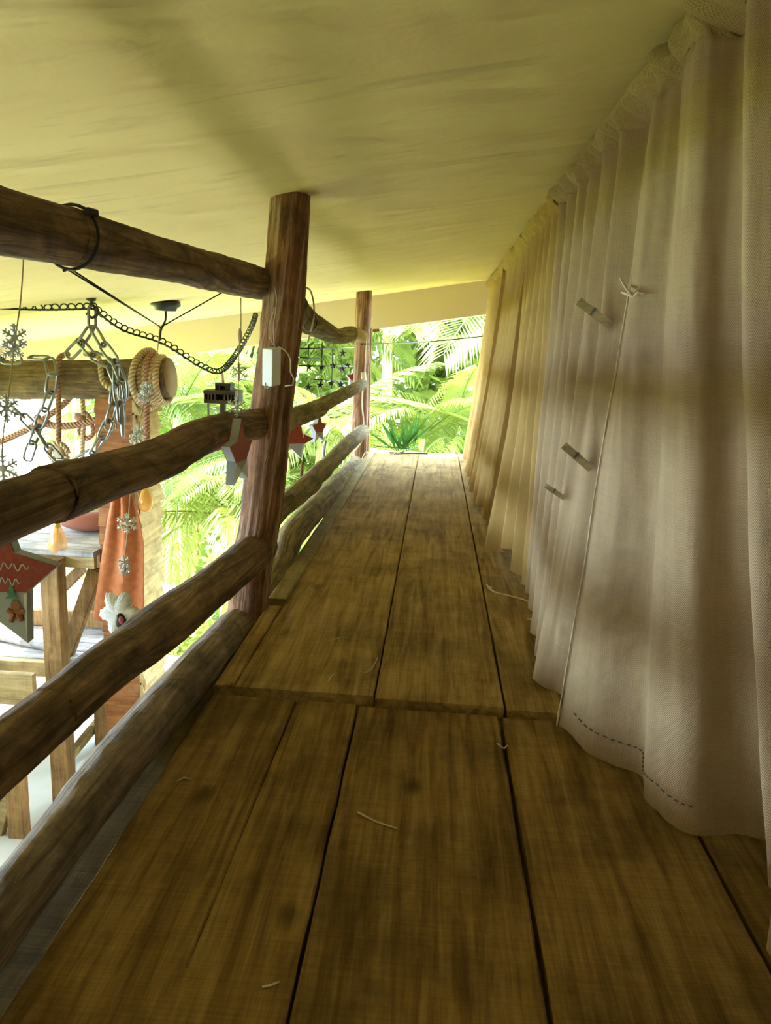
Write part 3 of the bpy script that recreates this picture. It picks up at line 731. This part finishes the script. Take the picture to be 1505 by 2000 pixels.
# thin lath and dangling cords at the far post
m = MB(); m.beam(PY(722, 640, 5.3), PY(715, 880, 5.3), .028, .03); lt = tag(m.build('lath', 'timber'), 'thin upright lath behind the far post', 'lath')
m = MB(); m.beam(PY(728, 646, 5.35), PY(741, 645, 5.35), .05, .02); m.build('cleat', 'timber', lt)
root = thing('power_cord', PY(705, 880, 5.05), 'cream cord running down the far post to the planks', 'cord')
QC = lambda x, y: PY(x, y, 5.07)
cordm([QC(716, 655), QC(714, 700), QC(712, 735)], .0042, 'cord', 'cable', root)
cordm([QC(709, 750), QC(707, 790), QC(711, 835), QC(707, 860), QC(690, 885)], .0042, 'cord', 'cable', root)
m = MB(); m.beam(QC(709, 727), QC(711, 746), .045, .03); m.build('connector', 'cord', root)
cordm([QC(724, 880), QC(712, 885), QC(706, 898), QC(693, 903)], .0042, 'cord', 'cable', root)
m = MB(); m.tube([PX(690, 652, -.46), PX(700, 655, -.44), PX(709, 661, -.44)], [.02, .032, .02], 10, .4, 30, .008); tag(m.build('twine_binding', 'twine', None, True), 'straw twine bound round the end of the far top rail', 'twine')
root = thing('wire_tangle', PX(598, 640, -.47), 'loops of cream cord over the far top rail behind the near post', 'cord')
QW = lambda x, y: PX(x, y, -.43)
cordm([QW(590, 560), QW(606, 568), QW(613, 600), QW(610, 635), QW(600, 670)], .003, 'cord', 'loop', root)
cordm([QW(585, 640), QW(602, 652), QW(618, 632), QW(606, 600), QW(590, 612)], .0028, 'black', 'loop', root)

# ================================================================== LEFT SIDE: log beam, ropes, chains, lamps
LY = 3.86
P = [PY(-180, 742, LY), PY(0, 742, LY), PY(150, 741, LY), PY(280, 740, LY), PY(334, 738, LY)]
m = MB(); m.tube(P, [.098, .099, .1, .104, .098], 24, .05, 6, .03)
tag(m.build('log_beam', 'log_beam', None, True), 'thick horizontal log beam wrapped with rope at its end', 'log beam')
def ropem(path, r, name, parent, mm='rope', step=.012): b = MB(); b.tube(path, r, 9, 0, 1, step); return b.build(name, mm, parent, True)
root = thing('rope_lashing', PY(290, 740, LY), 'thick rope lashed round the end of the log beam', 'rope')
cx0 = PY(268, 740, LY); pth = []
for k in range(91):
    a = 2 * math.pi * k / 18; r = .116 + (.03 if k > 70 else 0) * 0
    pth.append(cx0 + V((.028 * k / 18 + .012, math.cos(a) * r, math.sin(a) * r)))
ropem(pth, .017, 'coil', root, step=None)
pth = [cx0 + V((.05 + .02 * math.sin(3 * a / 2), math.cos(a) * .145, math.sin(a) * .145)) for a in [2 * math.pi * k / 24 for k in range(22)]]
ropem(pth, .017, 'coil', root)
ropem([cx0 + V((-.02, -.12, -.08)), cx0 + V((-.12, -.13, -.02)), cx0 + V((-.16, -.09, .1)), cx0 + V((-.26, -.02, .115))], .013, 'tail', root)
# rope pendant lamps
def pendant(x, ytop, yb, wpx, label, knot=None):
    Y = LY - .125; top = PY(x, ytop, Y); b0 = PY(x - 3, yb, Y)
    root = thing('rope_pendant_lamp', b0 - V((0, 0, .16)), label, 'pendant lamp', 'amber bulbs hanging on ropes')
    ropem([top + V((0, .125, .0)) + V((0, 0, .235 - .0)), top + V((0, .02, .20)), top, (top + b0) / 2 + V((.004, 0, 0)), b0 + V((0, 0, .05))], .0145, 'rope', root, 'rope_red')
    if knot:
        kp = PY(*knot, Y); m = MB(); m.ball(kp, .045, .8, .8, 1, 12, 9, .35); m.tube([kp + V((.05 * math.cos(a), -.02, .05 * math.sin(a))) for a in [k * .5 for k in range(13)]], .014, 8); m.build('knot', 'rope', root, True)
    m = MB(); m.lathe([(.0, .052), (.016, .05), (.018, .0), (.014, -.012), (0, -.012)], b0, 14); m.build('socket', 'brass', root, True)
    s = wpx / F * Y / .064
    prof = [(.013, 0), (.016, -.012), (.024, -.030), (.031, -.058), (.032, -.072), (.028, -.090), (.017, -.103), (0, -.108)]
    m = MB(); m.lathe([(r * s, z * s) for r, z in prof], b0, 20); bo = m.build('bulb', 'glass', root, True)
    m = MB()
    for k in range(5):
        a = 2 * math.pi * k / 5; m.tube([b0 + V((.004 * s * math.cos(a), .004 * s * math.sin(a), -.025 * s)), b0 + V((.013 * s * math.cos(a), .013 * s * math.sin(a), -.075 * s)), b0 + V((.013 * s * math.cos(a + 1.2), .013 * s * math.sin(a + 1.2), -.03 * s))], .0015 * s, 5)
    m.tube([b0, b0 + V((0, 0, -.03 * s))], .004 * s, 6); m.build('filament', 'brass', bo, True)
pendant(114, 785, 1027, 38, 'amber filament bulb on a knotted rope, left one, above the plank table', (118, 884))
pendant(287, 785, 951, 31, 'amber filament bulb on a rope in front of the orange cloth', None)
# climbing net ropes with knots
root = thing('rope_net', PY(130, 860, LY), 'brown knotted climbing ropes tied below the log beam', 'rope')
YN = LY + .12; QN = lambda x, y: PY(x, y, YN)
ropem([QN(-40, 880), QN(40, 846), QN(80, 822), QN(118, 795), QN(140, 772)], .017, 'strand', root, 'rope_red')
ropem([QN(70, 812), QN(90, 828), QN(130, 832), QN(175, 824), QN(235, 805)], .019, 'strand', root, 'rope_red')
ropem([QN(160, 770), QN(163, 815), QN(162, 850), QN(160, 900)], .014, 'strand', root, 'rope')
ropem([QN(152, 815), QN(168, 808), QN(178, 825), QN(182, 845), QN(170, 857), QN(155, 845), QN(158, 832)], .013, 'knot', root, 'rope_red')
m = MB(); m.ball(QN(156, 815), .03, 1, .8, .8, 10, 8, .3); m.build('knot', 'rope_red', root, True)
m = MB(); m.ball(QN(84, 826), .035, 1.2, .8, .8, 10, 8, .3); m.build('knot', 'rope_red', root, True)

# steel chain: links made once, then copied along paths
def link_mesh():
    m = MB(); pts = []
    for k in range(25):
        a = 2 * math.pi * k / 24; x = math.cos(a) * .30; z = math.sin(a) * .30 + (.42 if math.sin(a) > 1e-6 else -.42 if math.sin(a) < -1e-6 else 0)
        pts.append((x, 0, z))
    m.tube(pts, .095, 8, cap=False); o = m.build('link', 'steel', None, True, V((0, 0, 0))); d = o.data; bpy.data.objects.remove(o); return d
LINK = link_mesh()
def chain(parent, pts, ln, dark=None):
    path = smooth_path(pts, 60); acc = 0; idx = 0; last = path[0]; pos = [path[0]]
    for p in path[1:]:
        if (p - last).length >= ln * .74: pos.append(p); last = p
    for i in range(len(pos) - 1):
        a, b_ = pos[i], pos[i + 1]; d = (b_ - a).normalized()
        o = bpy.data.objects.new('link', LINK); COL.objects.link(o); o.location = (a + b_) / 2; put(o, parent)
        q = d.to_track_quat('Z', 'Y'); o.rotation_mode = 'QUATERNION'
        from mathutils import Quaternion
        o.rotation_quaternion = q @ Quaternion((0, 0, 1), (math.pi / 2.6) * (i % 2) + .35); o.scale = (ln / 1.62,) * 3
HK = PC(178, 584)
hk = thing('ceiling_hook', HK, 'dark iron hook screwed into the ceiling holding the chains', 'hook')
m = MB(); m.lathe([(.0, 0.004), (.022, .004), (.022, -.006), (.008, -.012), (.008, -.03), (0, -.03)], HK, 12); m.build('plate', 'blackmetal', hk, True)
m = MB(); m.tube([HK + V((0, 0, -.025)), HK + V((.028, 0, -.045)), HK + V((.03, 0, -.065)), HK + V((0, 0, -.085)), HK + V((-.025, 0, -.065))], .007, 8, 0, 1, .01); m.build('hook', 'blackmetal', hk, True)
YC = HK.y; q = lambda x, y, dy=0.0: PY(x, y, YC + dy)
root = thing('steel_chain', q(180, 600), 'galvanised steel chain draped from the ceiling hook over the log beam', 'chain')
LNK = 50 / F * YC
chain(root, [q(180, 600), q(180, 642)], LNK)
chain(root, [q(178, 640), q(150, 680), q(118, 708), q(112, 712)], LNK)
chain(root, [q(182, 640), q(205, 680), q(228, 712), q(240, 750), q(240, 790)], LNK)
chain(root, [q(155, 665), q(178, 692), q(205, 708), q(226, 712, .02)], LNK)
chain(root, [q(96, 702, .05), q(104, 735), q(100, 760), q(88, 800), q(72, 840), q(52, 900), q(45, 930)], LNK)
chain(root, [q(60, 698, .12), q(98, 700, .1)], LNK); chain(root, [q(-30, 700, .12), q(20, 702, .12), q(60, 703, .12)], LNK)
chain(root, [q(228, 715), q(226, 770), q(210, 830), q(180, 885), q(140, 905), q(105, 890), q(70, 840), q(25, 795), q(-10, 770)], LNK)
chain(root, [q(215, 715), q(232, 760), q(235, 800), q(240, 845)], LNK)
root = thing('snap_hook', q(238, 850), 'steel snap hook and key ring at the end of the chain', 'hook')
m = MB(); m.tube([q(236, 790), q(238, 815), q(240, 856)], [.012, .014, .008], 8, 0, 1, .02); m.build('shank', 'steel', root, True)
m = MB(); m.tube([q(216 + 12 * math.sin(a), 832 - 10 * math.cos(a)) for a in [k * .45 for k in range(12)]], .005, 6); m.build('ring', 'steel', root, True)
# thin black garland chain
def thin_chain(pts, label):
    pth = smooth_path(pts, 26); m = MB(); last = None; k = 0
    for p in pth:
        if last is None or (p - last).length > .034:
            last = p; k += 1; rr = .018; t = [p + V((math.cos(a) * rr, .3 * math.sin(a) * rr * (1 if k % 2 else -1), math.sin(a) * rr * .8)) for a in [j * math.pi / 5 for j in range(11)]]
            m.tube(t, .0036, 5, cap=False)
    m.tube([p + V((0, 0, -.012)) for p in pth], .005, 6)
    return tag(m.build('black_chain', 'blackmetal', None, True), label, 'chain')
thin_chain([PC(-60, 590), q(0, 597, -.1), q(90, 600), q(180, 598)], 'thin black chain running left from the ceiling hook')
CE = PC(503, 609)
thin_chain([q(182, 598), q(240, 640, .2), q(320, 668, .4), q(390, 712, .6), PY(430, 724, 4.35), PY(462, 690, 4.8), PY(490, 640, 5.2), V((CE.x, Y1 - .02, CE.z - .02))], 'thin black chain sagging right towards the end beam with a lantern on it')
# dark ceiling rose with bent wire
CR = PC(323, 590)
root = thing('ceiling_rose', CR, 'dark round ceiling plate with a hanging wire', 'ceiling fitting')
m = MB(); m.lathe([(0, .006), (.078, .006), (.080, -.018), (.062, -.028), (.055, -.045), (0, -.048)], CR, 24); m.build('plate', 'blackmetal', root, True)
cordm([CR + V((0, 0, -.04)), PY(323, 625, CR.y), PY(314, 645, CR.y), PY(313, 665, CR.y)], .006, 'blackmetal', 'wire', root)
# dark wooden lantern house
LC = PY(436, 770, 4.35); root = thing('lantern', LC - V((0, 0, .14)), 'dark openwork wooden lantern hanging before the palms', 'lantern')
kx = 4.35 / F
def pb(x0, y0, x1, y1, dep, name, z=None):
    a = PY(x0, y1, 4.35); b_ = PY(x1, y0, 4.35); m = MB(); m.box((a.x, 4.35 - dep / 2, a.z), (b_.x, 4.35 + dep / 2, b_.z)); m.build(name, 'lantern', root)
pb(424, 749, 454, 752, .09, 'roof'); pb(406, 763, 467, 767, .18, 'deck'); pb(407, 781, 466, 785, .18, 'base'); pb(431, 752, 440, 812, .03, 'post'); pb(422, 763, 455, 765, .09, 'sill')
for x in (425, 433, 444, 452): pb(x - 1, 751, x + 1.2, 764, .09, 'baluster')
for x in (408, 415, 421, 428, 446, 453, 459, 465): pb(x - 1, 766, x + 1.4, 783, .18, 'baluster')
pb(406, 783, 408, 812, .02, 'leg'); pb(463, 783, 465, 812, .02, 'leg')
cordm([PY(433, 724, 4.35), PY(436, 749, 4.35)], .008, 'twine', 'hanger', root)

# ================================================================== LEFT SIDE: timber work below
# clad pillar under the log beam
X0 = PY(192, 1000, 3.76).x; X1 = PY(272, 1000, 3.76).x; PT = PY(230, 781, 3.86).z
root = thing('clad_pillar', ((X0 + X1) / 2, 3.9, LOWZ), 'square pillar clad in lapped orange-brown boards under the log beam', 'pillar')
m = MB(); m.box((X0 + .02, 3.78, LOWZ), (X1 - .02, 4.06, PT + .03)); m.build('core', 'timber', root)
z = LOWZ; i = 0; BH = .098
while z < PT - .03:
    top = min(z + BH + .012, PT + .01)
    for side in range(2):
        m = MB()
        if side == 0:
            m.add([(X0, 3.752, z), (X1, 3.752, z), (X1, 3.772, top), (X0, 3.772, top), (X0, 3.78, z), (X1, 3.78, z), (X1, 3.78, top), (X0, 3.78, top)],
                  [(0, 1, 2, 3), (5, 4, 7, 6), (4, 5, 1, 0), (3, 2, 6, 7), (1, 5, 6, 2), (4, 0, 3, 7)])
            m.build('board', 'siding', root)
        else:
            w_ = .012 * random.random(); 
            m.add([(X1 + .012 + w_, 3.752, z), (X1 + .012 + w_, 4.075, z), (X1 - .012, 4.075, top), (X1 - .012, 3.752, top), (X1 - .02, 3.752, z), (X1 - .02, 4.075, z), (X1 - .02, 4.075, top), (X1 - .02, 3.752, top)],
                  [(0, 1, 2, 3), (5, 4, 7, 6), (4, 5, 1, 0), (3, 2, 6, 7), (1, 5, 6, 2), (4, 0, 3, 7)])
            m.build('board', 'siding_lit', root)
    z += BH; i += 1
# orange cloth hanging on the pillar
cl = MB(); rows = []; nu, nv = 40, 30
for r in range(nv + 1):
    v = r / nv; yy = 935 + (1205 - 935) * v; ys = 3.715
    xl = 232 + (187 - 232) * (v ** .8) ; xr = 252 + (286 - 252) * min(1, v * 2.2) ** .7; row = []
    for i in range(nu + 1):
        t = i / nu; p = PY(xl + (xr - xl) * t, yy + 8 * math.sin(t * 3.1), ys)
        p.y += -.02 - .022 * math.sin(t * 13 + .8 * v) * (1 - .55 * v) - .02 * math.sin(t * math.pi); row.append(p)
    rows.append(row)
vs = [p for r_ in rows for p in r_]; fs = [(r * (nu + 1) + i, r * (nu + 1) + i + 1, (r + 1) * (nu + 1) + i + 1, (r + 1) * (nu + 1) + i) for r in range(nv) for i in range(nu)]
cl.add(vs, fs); o = cl.build('hanging_cloth', 'cloth', None, True); tag(o, 'orange-brown cloth hanging against the clad pillar', 'cloth')
o.modifiers.new('solid', 'SOLIDIFY').thickness = .004
# tall plank table
TY = 3.72; q = lambda x, y, dy=0.0: PY(x, y, TY + dy)
tz = q(100, 1082).z; zt2 = tz
root = thing('plank_table', (q(102, 1300).x, TY, LOWZ), 'tall timber table with a grey plank top below the left amber bulb', 'table')
xa, xb = q(-60, 1085).x, q(186, 1085).x
for k in range(4):
    m = MB(); m.beam((xa, TY - .02 + .155 * k + .07, tz + .014), (xb + .01 * k, TY - .02 + .155 * k + .07, tz + .014), .148, .03); m.build('plank', 'grey_board', root)
m = MB(); m.beam((xa, TY, tz - .032), (xb, TY, tz - .032), .035, .062); m.build('apron', 'timber_x', root)
for (x, dy) in ((102, -.065), (192, .58)):
    p = q(x, 1100, dy); m = MB(); m.beam((p.x, TY + dy, LOWZ), (p.x, TY + dy, tz - .004), .098, .09); m.build('leg', 'timber', root)
p0 = q(188, 1112, .1); p1 = q(128, 1283, .1); m = MB(); m.beam(p0, p1, .055, .075); m.build('brace', 'timber', root)
p0 = q(120, 1150, .3); p1 = q(160, 1110, .3); m = MB(); m.beam(p0, p1, .05, .06); m.build('brace', 'timber', root)
m = MB(); m.beam(q(40, 1203, .5), q(240, 1212, .5), .04, .10); m.build('stretcher', 'timber', root)
# plywood back board and maroon cushion on the table
bkY = .60
m = MB(); m.beam(q(120, 1008, bkY), q(212, 1008, bkY), .02, .115); tag(m.build('back_board', 'timber_x'), 'pale plywood board standing behind the maroon cushion', 'board')
a = q(170, 1040, .38); m = MB(); m.ball((a.x, TY + .40, tz + .029 + .055), .1, 1.7, .95, .55, 18, 12, .12)
tag(m.build('cushion', 'maroon', None, True), 'maroon cushion lying on the plank table', 'cushion')
# low deck of pale sunlit boards behind the table legs
dz = q(60, 1290).z
root = thing('board_deck', (q(60, 1300).x, TY + .6, LOWZ), 'low deck of pale sunlit boards behind the table legs', 'deck')
xa, xb = q(-260, 1290).x, q(172, 1290).x
for k in range(11):
    m = MB(); m.beam((xa, TY + .10 + .125 * k, dz - .012), (xb, TY + .10 + .125 * k, dz - .012), .115, .026); m.build('board', 'grey_board', root)
m = MB(); m.beam((xa, TY + .02, dz - .05), (xb, TY + .02, dz - .05), .045, .085); m.build('fascia', 'timber_x', root)
for x in (-200, 160):
    p = q(x, 1300); m = MB(); m.beam((p.x, TY + .6, LOWZ), (p.x, TY + .6, dz - .03), .09, .09); m.build('leg', 'timber', root)
m = MB(); a = q(-10, 1245, .25); b_ = q(92, 1318, .0); m.tube([V((a.x, a.y, dz + .03)), V((b_.x, TY + .12, dz + .03))], .03, 12, .05, 6, .03)
tag(m.build('peeled_pole', 'grey_board', None, True), 'pale peeled pole lying across the low deck', 'pole')
# bench frame lower left and sloping rail boards
BY = 3.35; q2 = lambda x, y, dy=0.0: PY(x, y, BY + dy)
root = thing('bench', (q2(20, 1600).x, BY, LOWZ), 'pale timber bench frame at the lower left edge', 'bench')
sz = q2(20, 1395).z
m = MB(); m.beam((q2(-120, 1340).x, BY + .1, q2(20, 1362).z), (q2(46, 1340).x, BY + .1, q2(20, 1362).z), .04, .17); m.build('side_board', 'timber_x', root)
p = q2(30, 1500); m = MB(); m.beam((p.x, BY, LOWZ), (p.x, BY, q2(20, 1400).z), .085, .07); m.build('leg', 'timber', root)
p = q2(58, 1500, .1); m = MB(); m.beam((p.x, BY + .1, LOWZ + .35), (p.x, BY + .1, q2(58, 1480).z), .03, .06); m.build('slat', 'timber_x', root)
m = MB(); m.beam(q2(-13, 1660), q2(22, 1520), .05, .07); m.build('brace', 'timber_x', root)
p = q2(-120, 1500); m = MB(); m.beam((p.x, BY, LOWZ), (p.x, BY, q2(20, 1400).z), .085, .07); m.build('leg', 'timber', root)
root = thing('sloping_rail', PY(170, 1450, 4.1), 'pale timber rail sloping behind the table leg', 'rail')
a, b_ = PY(118, 1500, 3.95), PY(212, 1385, 4.5); m = MB(); m.beam(a, b_, .05, .045); m.build('handrail', 'timber_x', root)
m = MB(); m.beam(a + V((-.05, .08, .14)), b_ + V((-.05, .08, .14)), .02, .13); m.build('infill_board', 'timber_x', root)
m = MB(); pp = PY(213, 1400, 4.5); m.beam((pp.x, 4.5, LOWZ), (pp.x, 4.5, PY(213, 1340, 4.5).z), .06, .06); m.build('upright', 'timber', root)
m = MB(); pp = a; m.beam((pp.x, a.y, LOWZ), (pp.x, a.y, a.z), .05, .05); m.build('upright', 'timber', root)

# ================================================================== PLANTS
def frond_mesh(ln, droop, seed, mm='palm', lw=.026, nl=46, ll=.52):
    rr = random.Random(seed); m = MB(); pts = []
    for i in range(25):
        t = i / 24; pts.append(V((ln * (t - .10 * droop * t ** 2), 0, ln * (.42 * t - droop * t ** 2))))
    m.tube(pts, [.011 * (1 - .85 * i / 24) + .0015 for i in range(25)], 5)
    for i in range(nl):
        t = .10 + .90 * i / (nl - 1); k = min(23, int(t * 24)); p = pts[k].lerp(pts[k + 1], t * 24 - k) if k < 24 else pts[24]
        tg = (pts[min(k + 1, 24)] - pts[k]).normalized()
        L_ = ll * (math.sin(math.pi * (.12 + .80 * t)) ** .7) * rr.uniform(.9, 1.08)
        for sg in (-1, 1):
            d = (tg * (.55 + .5 * t) + V((0, sg, 0)) * (1 - .35 * t) + V((0, 0, .28 * (1 - t)))).normalized()
            d2 = (d + V((0, 0, -.55 - rr.uniform(0, .35)))).normalized()
            a = p; b = p + d * (L_ * .5); c = b + d2 * (L_ * .5); s = d.cross(V((0, 0, 1))).normalized(); up = V((0, 0, lw * .3))
            m.add([a, b + s * lw * .5 + up * .3, b - up * .3, b - s * lw * .5 + up * .3, c], [(0, 1, 2), (0, 2, 3), (1, 4, 2), (2, 4, 3)])
    o = m.build('frond', mm, None, False, V((0, 0, 0))); d = o.data; bpy.data.objects.remove(o); return d
FR = [frond_mesh(1.7, .55, 1), frond_mesh(2.0, .75, 2), frond_mesh(1.5, .38, 3), frond_mesh(1.8, .95, 4)]
def stem_mesh(h, r, seed):
    m = MB(); rr = random.Random(seed); bx, by_ = rr.uniform(-.12, .12), rr.uniform(-.12, .12)
    m.tube([(0, 0, 0), (bx * .4, by_ * .4, h * .5), (bx, by_, h)], [r * 1.2, r, r * .8], 9, 0, 1, .12)
    o = m.build('stem', 'stem', None, True, V((0, 0, 0))); d = o.data; bpy.data.objects.remove(o); return d, V((bx, by_, h))
SM = [stem_mesh(h, .04, i) for i, h in enumerate((1.4, 1.8, 2.2, 2.6))]
def palm(x, y, seed, label, ns=3, nf=7, gz=-2.4, hs=None, az=None, sc=1.0, big=1.0):
    rr = random.Random(seed); root = thing('areca_palm', (x, y, gz), label, 'palm', 'feathery palms outside the walkway'); root.scale = (big,) * 3
    for s in range(ns):
        d, tip = SM[rr.choice(hs or (0, 1, 2, 3))]; off = V((rr.uniform(-.3, .3), rr.uniform(-.3, .3), 0)); k = rr.uniform(.9, 1.1)
        o = bpy.data.objects.new('stem', d); COL.objects.link(o); o.parent = root; o.location = off; o.scale = (1, 1, k)
        for f in range(nf):
            o = bpy.data.objects.new('frond', FR[rr.randrange(4)]); COL.objects.link(o); o.parent = root
            o.location = off + V((tip.x, tip.y, tip.z * k)) * 1.0
            a = (az[f % len(az)] if az else 2 * math.pi * f / nf) + rr.uniform(-.45, .45)
            o.rotation_euler = (rr.uniform(-.25, .25), rr.uniform(-.75, .15), a); z_ = sc * rr.uniform(.85, 1.15); o.scale = (z_,) * 3
PL = [(-.15, 8.0, 1, 'palm with broad fronds arching over the far end of the walkway', (1, 2)), (1.5, 8.4, 2, 'palm partly hidden by the farthest curtain', (2, 3)),
      (-1.5, 8.0, 3, 'palm just behind the far post', (1, 2)), (-2.6, 8.1, 4, 'palm seen between the near post and the hanging lantern', (1, 2)),
      (-3.6, 8.3, 5, 'palm behind the rope end of the log beam', (2, 3)), (-.6, 10.6, 6, 'tall palm farther back in the far opening', (3,)),
      (-2.6, 11.0, 7, 'distant palm behind the star lights', (2, 3)), (-5.0, 10.4, 8, 'distant palm behind the knotted ropes', (1, 2)),
      (.7, 10.2, 9, 'distant palm left of the farthest curtain', (3,)), (-1.9, 7.3, 10, 'low palm left of the near post, close to the railing', (0,))]
for x, y, sd_, lab, hs in PL: palm(x, y, sd_, lab, 3, 6, -2.4, hs, big=1.45 if y > 9 else 1.0)
# bushes
def bush_mesh(seed, r=.7, n=900):
    rr = random.Random(seed); m = MB()
    for i in range(n):
        d = V((rr.gauss(0, 1), rr.gauss(0, 1), rr.gauss(0, 1))).normalized(); p = d * (r * rr.uniform(.45, 1.0)); p.z = abs(p.z) * 1.1
        a = V((rr.gauss(0, 1), rr.gauss(0, 1), rr.gauss(0, .6))).normalized(); s = a.cross(V((rr.random(), rr.random(), 1))).normalized(); l = rr.uniform(.05, .11); w_ = l * .28
        m.add([p, p + a * l * .5 + s * w_, p + a * l, p + a * l * .5 - s * w_], [(0, 1, 2, 3)])
    o = m.build('foliage', 'leaf', None, False, V((0, 0, 0))); d = o.data; bpy.data.objects.remove(o); return d
BU = [bush_mesh(1), bush_mesh(2), bush_mesh(3)]
for i, (x, y, sc, lab) in enumerate(((-1.35, 6.6, 1.0, 'low bright bush left of the near post base'), (-2.2, 6.3, .9, 'bright bush by the right side of the clad pillar'),
        (-.5, 6.4, .9, 'bright bush under the far railing'), (-1.6, 8.2, 1.6, 'large yellow-green bush behind the far rails'), (-3.2, 6.9, 1.0, 'bright bush seen under the plank table'),
        (.4, 7.3, 1.2, 'bush below the end of the walkway'), (-3.0, 9.4, 1.8, 'large distant bush behind the table'), (-.2, 10.5, 2.2, 'large distant bush in the far opening'))):
    root = thing('bush', (x, y, -2.4), lab, 'bush', 'leafy bushes outside')
    o = bpy.data.objects.new('foliage', BU[i % 3]); COL.objects.link(o); o.parent = root; o.scale = (sc, sc, sc * 1.25); o.rotation_euler.z = i
    m = MB(); m.tube([(x, y, -2.4), (x + .02, y, -2.4 + .5 * sc)], .02, 6); m.build('stem', 'timber', root)
def crown_mesh(seed, n=3600):
    rr = random.Random(seed); m = MB()
    for i in range(n):
        d = V((rr.gauss(0, 1), rr.gauss(0, 1), rr.gauss(0, 1))).normalized(); p = d * rr.uniform(.55, 1.0) * (1 + .25 * noise.noise(d * 2.2 + V((seed, 0, 0)))); p = V((p.x * 1.7, p.y * 1.3, p.z * 2.3))
        a = V((rr.gauss(0, 1), rr.gauss(0, 1), rr.gauss(-.3, .7))).normalized(); q = a.cross(V((rr.random(), rr.random(), 1))).normalized(); l = rr.uniform(.16, .36); w_ = l * .24
        m.add([p, p + a * l * .5 + q * w_, p + a * l, p + a * l * .5 - q * w_], [(0, 1, 2, 3)])
    o = m.build('crown', 'leaf', None, False, V((0, 0, 0))); d = o.data; bpy.data.objects.remove(o); return d
CW = [crown_mesh(5), crown_mesh(6)]
for i, (x, y, lab) in enumerate(((-4.7, 13.8, 'leafy tree far behind the rope end of the log beam'), (-2.7, 14.2, 'leafy tree far behind the lantern'), (-.9, 13.4, 'leafy tree far behind the far post'),
        (.9, 13.9, 'leafy tree far behind the palms of the far opening'), (2.8, 13.2, 'leafy tree far behind, mostly hidden by the curtains'))):
    root = thing('leafy_tree', (x, y, -2.4), lab, 'tree', 'leafy trees behind the palms')
    o = bpy.data.objects.new('crown', CW[i % 2]); COL.objects.link(o); o.parent = root; o.location = (0, 0, 2.7); o.scale = (1.15, 1.1, 1.35); o.rotation_euler.z = i * 1.3
    m = MB(); m.tube([(x, y, -2.4), (x + .05, y, -1.2), (x, y + .05, -.2)], [.12, .09, .06], 8, .08, 5, .1); m.build('trunk', 'timber', root, True)
# dark cut palm sprig lying at the walkway's end
m = MB(); c = PZ(790, 884, .0)
for k in range(26):
    a = random.uniform(-1.0, .8); l = random.uniform(.14, .40); d = V((math.sin(a), .25 * random.uniform(-1, 1), abs(math.cos(a)))).normalized(); s = d.cross(V((0, 1, 0))).normalized() * .010
    p = c + V((random.uniform(-.08, .08), random.uniform(-.05, .03), .01)); m.add([p, p + d * l * .5 + s, p + d * l, p + d * l * .5 - s], [(0, 1, 2, 3)])
for a, b_ in (((735, 872), (800, 876)), ((770, 888), (815, 872)), ((760, 884), (835, 886))): m.tube([PZ(*a, .012), PZ(*b_, .012)], .005, 5)
tag(m.build('palm_sprig', 'palm_dark'), 'dark green palm sprig lying at the far end of the planks', 'leaf')
# thin wires across the far opening
tag(cordm([PX(705, 672, -.45), PY(830, 668, 5.45), PY(960, 655, 5.5)], .004, 'black', 'overhead_wire', None, 5, .1), 'thin dark wire across the far opening above the palms', 'wire')

# ================================================================== SMALL THINGS ON THE PLANKS AND CURTAINS
def onz(x, y, z=.003): return PZ(x, y, z)
root = thing('twine_scrap', onz(1010, 1165), 'loose piece of frayed twine on the planks by the curtain', 'twine')
cordm([onz(950, 1142), onz(965, 1156), onz(1000, 1165), onz(1030, 1175), onz(1048, 1195), onz(1056, 1222)], .0028, 'twine', 'strand', root)
cordm([onz(1030, 1208), onz(1042, 1212), onz(1050, 1205), onz(1056, 1222)], .003, 'twine', 'frayed_end', root)
m = MB(); m.ball(onz(956, 1148, .004), .006, 1.4, 1, .7, 8, 6, .4); m.build('knot', 'twine', root, True)
for i, (a, b_, c_, lab) in enumerate((((652, 1250), (668, 1244), (682, 1246), 'pale wood shaving on the far planks left of the joint'), ((708, 1316), (724, 1308), (738, 1284), 'curled wood shaving near the plank joint'),
        ((640, 1334), (646, 1322), (652, 1316), 'tiny wood shaving beside the big knot'), ((698, 1586), (735, 1605), (775, 1618), 'straight pale straw on the near middle plank'),
        ((346, 1526), (358, 1519), (374, 1522), 'curled wood chip on the near left plank'), ((512, 1928), (530, 1924), (546, 1918), 'short pale straw near the bottom of the left plank'), ((970, 1452), (984, 1462), (990, 1456), 'wood chip at the right plank joint'))):
    zz = .002 if a[1] < 1345 else -.010
    tag(cordm([onz(*a, zz), onz(*b_, zz + .002), onz(*c_, zz)], .0016, 'twine', 'wood_shaving', None, 5), lab, 'wood shaving')
# frayed tuft of threads on the wide curtain
root = thing('frayed_tuft', on_curtain(1245, 580), 'frayed knot of threads sticking out high on the burlap', 'thread')
for pts in (((1222, 545), (1235, 565), (1248, 580)), ((1262, 560), (1252, 570), (1248, 582)), ((1225, 572), (1238, 576), (1248, 582)), ((1270, 575), (1258, 572), (1247, 583))):
    cordm([on_curtain(x, y) + V((-.012, -.004, 0)) for x, y in pts], .002, 'twine', 'thread', root, 5)
